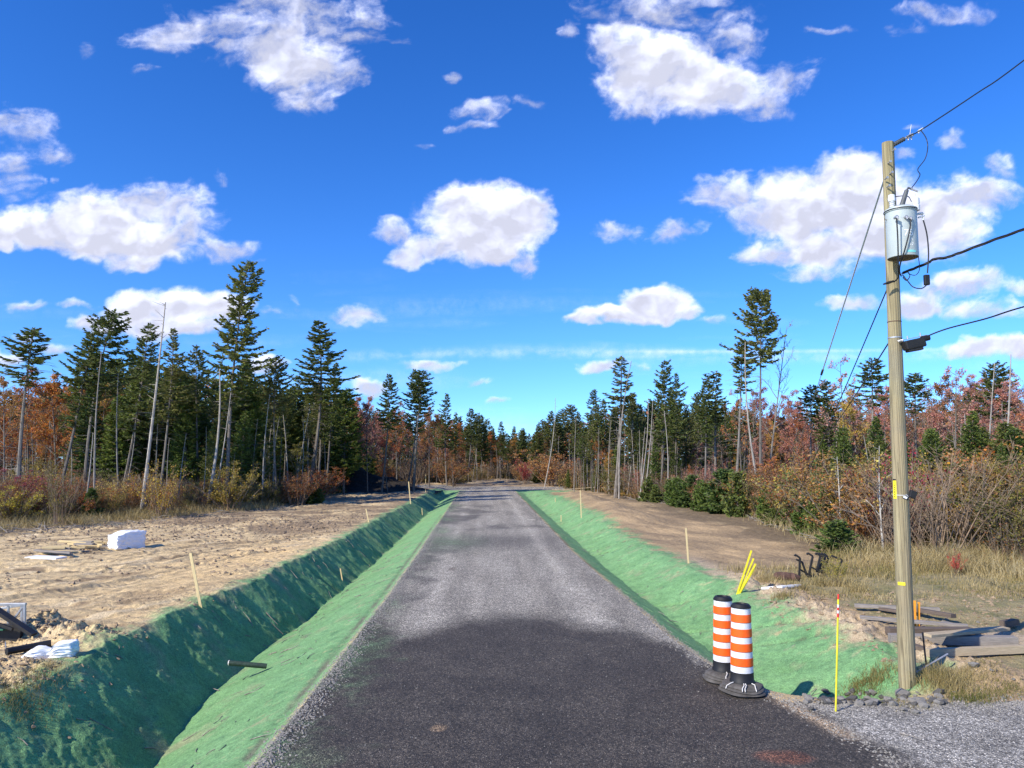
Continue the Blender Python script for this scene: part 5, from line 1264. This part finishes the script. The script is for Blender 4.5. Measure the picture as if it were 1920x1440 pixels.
# splice box and lower line
sb = empty('splice_closure', tuple(pp(1712, 645, -.15))); tag(sb, 'black plastic splice box hanging from the wood pole below the transformer', 'cable box')
def sl(px, py, dy=-.15): return pp(px, py, dy)-pp(1712, 645, -.15)
a = Acc(); a.beam(sl(1695, 649), sl(1732, 641), .16, .155); a.build('housing', M['blackpl'], sb, bevel=.02)
a = Acc(); a.beam(sl(1700, 656), sl(1728, 651), .13, .09); a.build('housing_door', M['blackmetal'], sb, bevel=.015)
a = Acc(); a.tube([sl(1728, 636), sl(1742, 633)], [.05, .045], 12); a.build('cable_gland', M['blackpl'], sb, True)
a = Acc(); a.tube([sl(1686, 639), sl(1738, 628)], .006, 6); a.tube([sl(1702, 636), sl(1701, 630)], .012, 6); a.tube([sl(1726, 631), sl(1725, 624)], .012, 6); a.build('hanger', M['galv'], sb, True)
a = Acc(); a.tube([sl(1684, 640, -.1), sl(1694, 638)], .022, 8); a.build('pole_clamp', M['galv'], sb, True)
cable('communication_cable', [pp(1738, 633, -.15), pp(1744, 628, -.18), pp(1780, 615, -.4), pp(1850, 597, -.9), pp(1920, 575, -1.5), pp(2100, 530, -2.8), pp(2400, 470, -4.5)], .012, M['wire'], None, 'single black cable leaving the splice box to the right', 'cable')
A1 = at(1446, 985, 37.0); A1.z = gz(A1.x, A1.y)
def taut(p, q, sag, n=6): return [p.lerp(q, k/n)-Vector((0, 0, sag*4*(k/n)*(1-k/n))) for k in range(n+1)]
g0 = pp(1658, 336, .1); 
gw = empty('guy_wire', (0, 0, 0)); tag(gw, 'upper guy wire with pale insulating rod running from the pole down into the forest', 'guy wire')
dr = (A1-g0); k1 = .30
cable('strand', taut(g0+dr*k1, A1, .0), .0075, M['steelwire'], gw, sub=1)
cable('insulating_rod', [g0, g0+dr*k1], .016, M['guyrod'], gw, sub=1)
a = Acc(); a.tube([g0+dr*k1, g0+dr*(k1+.012)], .03, 8); a.build('clamp', M['blackmetal'], gw, True)
cable('guy_wire', taut(pp(1666, 536, .1), A1+Vector((.5, .2, 0)), .15), .011, M['wire'], None, 'lower dark guy wire running from below the transformer into the forest', 'guy wire', sub=2)
cable('drop_wire', taut(pp(1668, 640, .12), at(1500, 850, 58), .6), .012, M['wire'], None, 'short dark cable leaving the pole at the splice box towards the forest', 'cable', sub=2)
# lamp
lm = empty('flood_light', tuple(pp(1705, 930, -.2))); tag(lm, 'small black flood light with white face clamped on the wood pole', 'lamp')
def ll(px, py, dy=-.2): return pp(px, py, dy)-pp(1705, 930, -.2)
a = Acc(); a.box(ll(1711, 927, -.2), (.10, .07, .12), Euler((0, .35, 0))); a.build('housing', M['blackpl'], lm, bevel=.008)
a = Acc(); a.box(ll(1698.5, 933.5, -.22), (.085, .03, .055), Euler((.3, .45, 0))); hd = a.build('lamp_head', M['blackpl'], lm, bevel=.006)
a = Acc(); a.box(ll(1697.5, 932.5, -.242), (.058, .006, .034), Euler((.3, .45, 0))); a.build('lamp_face', M['lampface'], hd)
a = Acc(); a.tube([ll(1699, 927, -.13), ll(1703, 931, -.2)], .008, 6); a.build('arm', M['galv'], lm, True)

# ------------------------------------------------------------------ stakes and markers
def stake(pxb, pyb, pxt, pyt, w, mat, label, z=None, name='wooden_stake', group=None, thick=.02, Y=None):
    g = gnd(pxb, pyb, 0)
    t_ = at(pxt, pyt, g.y + .02)
    a = Acc(); a.beam(g-Vector((0, 0, .08)) - Vector((g.x, g.y, g.z)), t_-Vector((g.x, g.y, g.z)), thick, w, up=(0, 1, 0))
    o = a.build(name, mat, None, bevel=.002); o.location = g; tag(o, label, 'stake', group); return o
stake(378, 1139, 357, 1037, .02, M['wood'], 'large leaning wooden stake on the bank left of the road', thick=.065)
stake(643, 1090, 638, 1066, .012, M['wood'], 'tiny wooden stake down in the left ditch', thick=.04)
stake(692, 979, 686, 954, .02, M['wood'], 'short leaning stake on the left bank before the tall one', thick=.06)
stake(770, 945, 766, 903, .02, M['wood'], 'tall leaning stake on the left bank near the road end', thick=.07)
stake(798, 922, 798, 890, .02, M['wood'], 'farthest upright stake left of the road end', thick=.055)
stake(792, 966, 791, 953, .02, M['wood'], 'tiny stake on the green slope left of the road end', thick=.05)
stake(1291, 1056, 1286, 990, .02, M['wood'], 'thin upright wooden stake at the rim of the right hand bank', thick=.055)
stake(1090, 971, 1088, 919, .02, M['wood'], 'wooden stake before the lit dirt mound right of the road', thick=.06)
stake(1052, 978, 1052, 966, .02, M['wood'], 'tiny stake in the far right ditch', thick=.05)
stake(1270, 950, 1270, 929, .02, M['wood'], 'grey stake before the young firs', thick=.06)
stake(1041, 941, 1041, 934, .02, M['wood'], 'smallest stake beyond the far right ditch', thick=.05)
stake(1716, 1176, 1715, 1126, .02, M['orangepaint'], 'left one of two orange stakes behind the utility pole', name='orange_stake', group='orange stakes', thick=.045)
stake(1722, 1175, 1723, 1129, .02, M['orangepaint'], 'right one of two orange stakes behind the utility pole', name='orange_stake', group='orange stakes', thick=.045)
mk = gnd(1567, 1334); mr = empty('snow_marker', tuple(mk)); tag(mr, 'tall thin yellow snow marker with red and white tip beside the driveway', 'marker')
mt = at(1572, 1114, mk.y)-mk
for nm, k0, k1, m in (('rod', 0, .80, 'yellow'), ('red_band', .80, .835, 'redtape'), ('white_band', .835, .86, 'whitetape'), ('red_band', .86, .885, 'redtape'), ('white_band', .885, .91, 'whitetape'), ('rod', .91, .955, 'yellow'), ('red_tip', .955, 1.0, 'redtape')):
    a = Acc(); a.tube([mt*k0, mt*k1], .0125 if 'band' not in nm else .014, 10); a.build(nm, M[m], mr, True)
for i, (bx_, tx_, ty_, lb) in enumerate([(1381, 1409, 1032, 'longest yellow steel stake leaning out of the right hand bank'), (1383, 1413, 1047, 'second yellow steel stake leaning beside the longest one'),
                                   (1385, 1417, 1057, 'third yellow steel stake, shorter, in the leaning bunch'), (1387, 1414, 1066, 'shortest yellow steel stake at the right of the leaning bunch')]):
    g = gnd(bx_, 1113-i, .02); t_ = at(tx_, ty_, g.y+.04*i) - g
    a = Acc(); a.beam(Vector((0, 0, -.05)), t_, .045, .012, up=(0, 1, 0)); a.beam(Vector((.0, .01, -.05)), t_+Vector((0, .01, 0)), .008, .03, up=(0, 1, 0))
    o = a.build('steel_stake', M['yellow']); o.location = g; tag(o, lb, 'stake', 'yellow steel stakes leaning together')

# ------------------------------------------------------------------ timber, bars and pipes at the right
def board(p0, p1, w, h, mat, label, z=.06, z2=None, name='board', group='weathered boards behind the pole', cat='board'):
    a_ = gnd(p0[0], p0[1], z); b_ = gnd(p1[0], p1[1], z2 if z2 is not None else z); c = (a_+b_)/2
    c.z = max(c.z, 0)
    a = Acc(); l = (b_-a_).length; a.box((0, 0, 0), (l, w, h))
    o = a.build(name, mat, None, bevel=.004); o.location = (a_+b_)/2
    d = (b_-a_); o.rotation_euler = (random.uniform(-.08, .08), -math.atan2(d.z, d.xy.length), math.atan2(d.y, d.x)); tag(o, label, cat, group); return o
board((1602, 1135), (1762, 1143), .17, .07, M['greywood'], 'farthest grey board lying in the grass behind the pole', .10)
board((1706, 1141), (1788, 1155), .16, .08, M['greywood2'], 'short grey board crossing the right end of the farthest one', .16)
board((1612, 1157), (1815, 1174), .11, .06, M['greywood'], 'long thin grey board behind the orange stakes', .10)
board((1664, 1183), (1822, 1183), .20, .13, M['greywood2'], 'dark brown plank just behind the foot of the pole', .10)
board((1738, 1191), (1886, 1178), .17, .05, M['palewood'], 'pale brown board resting slantwise on the dark plank', .17, .20)
board((1668, 1197), (1905, 1202), .20, .16, M['greywood'], 'thick grey beam in front of the dark plank', .12)
board((1738, 1224), (1990, 1214), .13, .13, M['palewood'], 'light grey squared beam reaching to the right edge', .10)
board((1650, 1141), (1700, 1149), .12, .06, M['greywood2'], 'dark board end beside the long thin grey board', .08)
board((1770, 1167), (1830, 1185), .14, .06, M['greywood'], 'short grey board half under the pale brown one', .06)
board((1880, 1170), (1905, 1166), .16, .12, M['greywood2'], 'dark block at the far end of the pale brown board', .10)
board((1700, 1206), (1760, 1226), .14, .06, M['greywood2'], 'dark board end sticking out under the light grey beam', .05)
cable('metal_rod', [gnd(1701, 1270, .12), gnd(1777, 1226, .25)], .014, M['galv'], None, 'silver rod leaning from the foot of the pole onto the beams', 'rod', sub=1)
cable('rusty_rod', [gnd(1737, 1250, .0), at(1730, 1186, gnd(1737, 1250).y)], .015, M['rust'], None, 'dark rusty upright rod right of the pole', 'rod', sub=1)
Yb = gnd(1510, 1086).y
HK = [([(1498, 1089), (1500, 1046), (1491, 1040), (1490, 1043)], 'leftmost black hooked bar with the longest leg'),
      ([(1513, 1079), (1504, 1054), (1493, 1049)], 'black bar slanting beside the leftmost hooked bar'),
      ([(1517, 1076), (1524, 1043), (1515, 1037), (1513, 1040)], 'black hooked bar standing apart, second from the left'),
      ([(1531, 1073), (1538, 1042), (1531, 1037), (1529, 1040)], 'first bar of the tight row of black hooked bars'),
      ([(1535, 1074), (1543, 1043), (1535, 1037)], 'second bar of the tight row of black hooked bars'),
      ([(1540, 1075), (1548, 1042), (1540, 1037)], 'third bar of the tight row of black hooked bars'),
      ([(1544, 1076), (1553, 1045), (1545, 1038)], 'last bar of the tight row of black hooked bars'),
      ([(1566, 1078), (1579, 1050), (1559, 1042)], 'rightmost black hooked bar, tilted most')]
for i, (ps, lb) in enumerate(HK):
    dy = i*.07; pts = [at(x, y, Yb+dy) for x, y in ps]; o0 = pts[0].copy(); a = Acc()
    for q in range(len(pts)-1): a.beam(pts[q]-o0, pts[q+1]-o0, .052, .056, up=(0, 1, 0))
    o = a.build('hooked_bar', M['blackmetal'], None, bevel=.006); o.location = o0; tag(o, lb, 'metal bar', 'black hooked metal bars')
for ps, lb in ((((1499, 1067), (1512, 1075), (1532, 1086), (1602, 1099)), 'long black rail lying under the hooked bars'), (((1520, 1063), (1534, 1070), (1548, 1068)), 'short black rail tying the hooked bars')):
    a = Acc(); pts = [at(x, y, Yb+.1) for x, y in ps]
    for q in range(len(pts)-1): a.beam(pts[q], pts[q+1], .045, .04, up=(0, 1, 0))
    tag(a.build('metal_rail', M['blackmetal']), lb, 'metal rail')
cable('white_pipe', [gnd(1429, 1104, .06), gnd(1465, 1101, .07), gnd(1501, 1098, .07)], .045, M['whitepipe'], None, 'dirty white pipe lying in the grass before the black bars', 'pipe', sub=2)
a = Acc(); rgl = np.random.RandomState(4); P = [gnd(1455+6*k, 1080+.5*k, .1) for k in range(8)]; a.tube(P, [.10, .13, .12, .14, .12, .13, .11, .08], 10); o = a.build('dark_log', M['rust'], None, True); tag(o, 'rotten dark log lying left of the black bars', 'log')
P0 = at(1040, 917, 88); 
cable('rail', taut(at(1035, 917.5, 86), at(1110, 914, 80), .05), .022, M['palewood'], None, 'thin pale rail strung low at the far end right of the road', 'rail', sub=1)
cable('rail', taut(at(1112, 914, 80), at(1195, 912, 74), .05), .022, M['palewood'], None, 'thin pale rail continuing towards the right hand trees', 'rail', sub=1)

# ------------------------------------------------------------------ rocks at the end of the right hand ditch
def rock_mesh(seed, mat):
    rgk = np.random.RandomState(seed); import bmesh
    bm = bmesh.new(); bmesh.ops.create_icosphere(bm, subdivisions=1, radius=1)
    sc = rgk.uniform(.65, 1.25, 3)*np.array([1, 1, .75]); pl = [Vector(unit(rgk.normal(size=3))) for _ in range(9)]; dd = rgk.uniform(.5, .85, 9)
    for v in bm.verts:
        for n_, d_ in zip(pl, dd):
            e = v.co.dot(n_)-d_
            if e > 0: v.co -= n_*e
        v.co = Vector((v.co.x*sc[0], v.co.y*sc[1], v.co.z*sc[2]))*(1+rgk.uniform(-.04, .04))
    me = bpy.data.meshes.new('rock'); bm.to_mesh(me); bm.free(); me.materials.append(mat); return me
RM = [rock_mesh(300+i, M['stone'] if i % 3 else M['stonedark']) for i in range(7)]
random.seed(31)
def rock(px, py, s_, label, group=None, k=None):
    g = gnd(px, py); o = bpy.data.objects.new('rock', RM[random.randrange(7) if k is None else k]); C.objects.link(o)
    o.location = (g.x, g.y, gz(g.x, g.y)+s_*.25); o.scale = (s_, s_*random.uniform(.75, 1.1), s_*random.uniform(.6, .9)); o.rotation_euler = (random.uniform(-.4, .4), random.uniform(-.4, .4), random.uniform(0, 6.28))
    tag(o, label, 'rock', group); return o
for i in range(130):
    px = 1508+262*random.random(); py = 1315+random.gauss(0, 7.5) - (3 if px < 1600 else 0)
    rock(px, py, (.03+.075*random.random()**1.6), 'grey broken stone in the row of riprap at the end of the green ditch', 'riprap stones at the ditch end')
rock(1690, 1306, .17, 'largest brownish grey stone at the foot of the pole', None, 1)
rock(1762, 1302, .13, 'dark stone at the right end of the riprap row', None, 0)
rock(1826, 1252, .10, 'whitish stone alone in the weeds right of the pole', None, 2)
rock(1548, 1318, .12, 'dark upright stone beside the yellow snow marker', None, 3)
for px, py in ((1860, 1262), (1790, 1300), (1900, 1275), (1880, 1310), (1720, 1300), (1770, 1165), (1834, 1168), (1280, 1110), (1462, 1113), (1120, 1034)):
    rock(px, py, .045, 'small pale stone lying on the open ground right of the road', 'small stones right of the road', 2)

# ------------------------------------------------------------------ things on the sand at the left
def blob_sheet(name, loc, size, rot, seed, mat, amp, label, cat, fold=4.0, flat=False):
    """a crumpled closed skin"""
    import bmesh
    bm = bmesh.new(); bmesh.ops.create_cube(bm, size=2.0)
    bmesh.ops.subdivide_edges(bm, edges=bm.edges[:], cuts=22, use_grid_fill=True)
    for v in bm.verts:
        c = v.co.copy()
        if flat:
            l_ = max(abs(c.x), abs(c.y)); r_ = Vector((c.x, c.y)).length or 1
            c.x *= (l_/r_)*.3+.7; c.y *= (l_/r_)*.3+.7
        n_ = fbm(np.array([c.x*fold+seed]), np.array([c.y*fold+c.z*3.1*fold*.4]), 4, seed, .6, True)[0]; n2 = fbm(np.array([c.x*fold*.6-c.z]), np.array([c.z*fold*1.2+c.y*2]), 3, seed+9)[0]
        d = c.normalized()
        c = c + d*amp*n_ + Vector((0, 0, amp*n2*.6 if c.z > -.8 else 0))
        v.co = Vector((c.x*size[0]/2, c.y*size[1]/2, (c.z+1)*size[2]/2))
    me = bpy.data.meshes.new(name); bm.to_mesh(me); bm.free(); me.materials.append(mat)
    for p in me.polygons: p.use_smooth = True
    o = bpy.data.objects.new(name, me); C.objects.link(o); o.location = loc; o.rotation_euler = rot
    if label: tag(o, label, cat)
    return o
g = gnd(224, 1030); bl = blob_sheet('wrapped_bale', (g.x+.02, g.y+.45, gz(g.x, g.y)-.02), (1.05, .70, .62), (0, .03, .9), 5, M['whiteplastic'], .17, 'large white plastic wrapped bale on the bare earth left of the road', 'bale', 2.6)
for v in bl.data.vertices:                                # the near end sags
    k = min(1, max(0, (-v.co.x+.05)/.5)); cr_ = float(fbm(np.array([v.co.y*5+v.co.x*3]), np.array([v.co.z*4.0]), 3, 91, .6, True)[0])
    v.co.z *= 1-.22*k*k; v.co.x += .075*k*cr_; v.co.y += .05*k*cr_*(1 if v.co.y > 0 else -1)
g = gnd(86, 1047); a = Acc(); a.box((0, 0, .03), (1.15, .55, .05)); o = a.build('white_board', M['whiteboard'], None, bevel=.006); o.location = (g.x, g.y, gz(g.x, g.y)); o.rotation_euler = (.0, .02, -.12); tag(o, 'white flat panel on the ground left of the lumber', 'panel')
random.seed(41)
for i in range(22):
    px = random.uniform(95, 178); py = 1041-(px-90)*.17+random.uniform(-4, 5); g = gnd(px, py)
    a = Acc(); l = random.uniform(.7, 1.7); a.box((0, 0, 0), (l, .12, .06)); o = a.build('lumber', M['wood'] if i % 3 else M['greywood'], None)
    o.location = (g.x, g.y, gz(g.x, g.y)+.05+.06*(i % 5)); o.rotation_euler = (0, random.uniform(-.05, .05), random.uniform(-.35, .35)); tag(o, 'offcut of lumber in the loose pile left of the white bale', 'lumber', 'loose lumber pile')
g = gnd(88, 1232); bg_ = blob_sheet('plastic_bag', (g.x, g.y, gz(g.x, g.y)), (.80, .30, .16), (0, -.04, .22), 12, M['whiteplastic'], .30, 'crumpled white plastic bag on the near left sand', 'plastic bag', 2.0, True)
for v in bg_.data.vertices:                                # two lobes tied at a waist, pointed left end
    k = v.co.x/.40; w = 1-.28*math.exp(-((k-.12)/.2)**2); w *= max(.12, min(1, (k+1.12)*1.6))
    v.co.y *= w; v.co.z *= w*(1.0+.35*(k > .3)) 
fr_g = gnd(30, 1196); fr = empty('steel_trestle', (fr_g.x, fr_g.y, gz(fr_g.x, fr_g.y))); tag(fr, 'grey steel frame with dark sloping beam cut by the left edge', 'metal frame')
def fl(px, py, dy=0): return at(px, py, fr_g.y+dy)-Vector(fr.location)
def fb(p, q, w, h, mat, name): a = Acc(); a.beam(fl(*p), fl(*q), w, h, up=(0, 1, 0)); return a.build(name, M[mat], fr, bevel=.004)
fb((-90, 1134), (49, 1133), .05, .055, 'galv', 'top_rail'); fb((46, 1133), (46, 1180), .045, .045, 'galv', 'post'); fb((41, 1134, .5), (41, 1176, .5), .04, .04, 'galv', 'post'); fb((15.5, 1136), (15.5, 1182), .035, .035, 'galv', 'post')
fb((44, 1136), (28, 1158), .035, .03, 'galv', 'brace'); fb((-60, 1108, -.25), (64, 1190, -.25), .06, .17, 'blackmetal', 'sloping_beam'); fb((-60, 1150, -.35), (24, 1180, -.35), .05, .06, 'blackmetal', 'lower_beam'); fb((-60, 1150, .5), (46, 1134, .5), .04, .04, 'galv', 'rear_rail')
fb((-90, 1192, -.1), (40, 1198, -.1), .5, .10, 'blackmetal', 'skid'); fb((-60, 1176, -.2), (13, 1179, -.2), .03, .22, 'greenpanel', 'green_panel')
cable('black_pipe', [gnd(12, 1222, .07), gnd(55, 1214, .07), gnd(96, 1206, .07)], .062, M['blackpl'], None, 'black plastic pipe lying behind the white plastic bag', 'pipe', sub=2)
cable('metal_peg', [gnd(12, 1226, 0), at(10, 1203, gnd(12, 1226).y)], .008, M['galv'], None, 'small steel peg at the open end of the black pipe', 'peg', sub=1)
# drain pipe across the left ditch
Yp = 15.6; q0 = at(430, 1243, Yp-.1); q1 = at(500, 1249, Yp+.05)
cp = empty('drain_pipe', tuple(q0)); tag(cp, 'short dark green drain pipe sticking into the left ditch', 'pipe')
a = Acc(); a.tube([Vector((0, 0, 0)), q1-q0], .050, 20, cap=False); a.tube([q1-q0, Vector((0, 0, 0))], .042, 20, cap=False); a.build('barrel', simple('painted_pipe', (.03, .05, .035), .6, var=.6, scale=18), cp, True)
a = Acc(); a.tube([Vector((-.012, 0, 0)), Vector((.004, 0, .0))], .052, 20, cap=False); a.tube([Vector((-.012, 0, 0)), Vector((-.008, 0, 0))], .050, 20); a.build('pale_rim', M['whitepipe'], cp, True)
# soil heap at the edge of the left forest
def heap():
    n = 70; u = np.linspace(-1, 1, n); X, Y = np.meshgrid(u, u)
    h = np.exp(-((X+.35)/.42)**2-(Y/.5)**2)*2.5 + np.exp(-((X-.3)/.4)**2-(Y/.42)**2)*1.25
    h = h*(1+.35*fbm(X*4, Y*4, 4, 501)) + .25*fbm(X*9, Y*9, 3, 503)*np.clip(h, 0, 1) - .12
    V = np.stack([X*7.5, Y*4.5, h], -1).reshape(-1, 3); i = np.arange(n-1)[:, None]*n; j = np.arange(n-1)[None, :]
    me = make_mesh('soil_heap', V, np.stack([i+j, i+j+1, i+n+j+1, i+n+j], -1).reshape(-1, 4), np.zeros((n-1)**2, int), M['soil'], False)
    o = bpy.data.objects.new('soil_heap', me); C.objects.link(o); p = at(692, 912, 82); o.location = (p.x, 82, gz(p.x, 82)); tag(o, 'long heap of dark soil and roots at the rim of the left forest', 'soil heap')
heap()
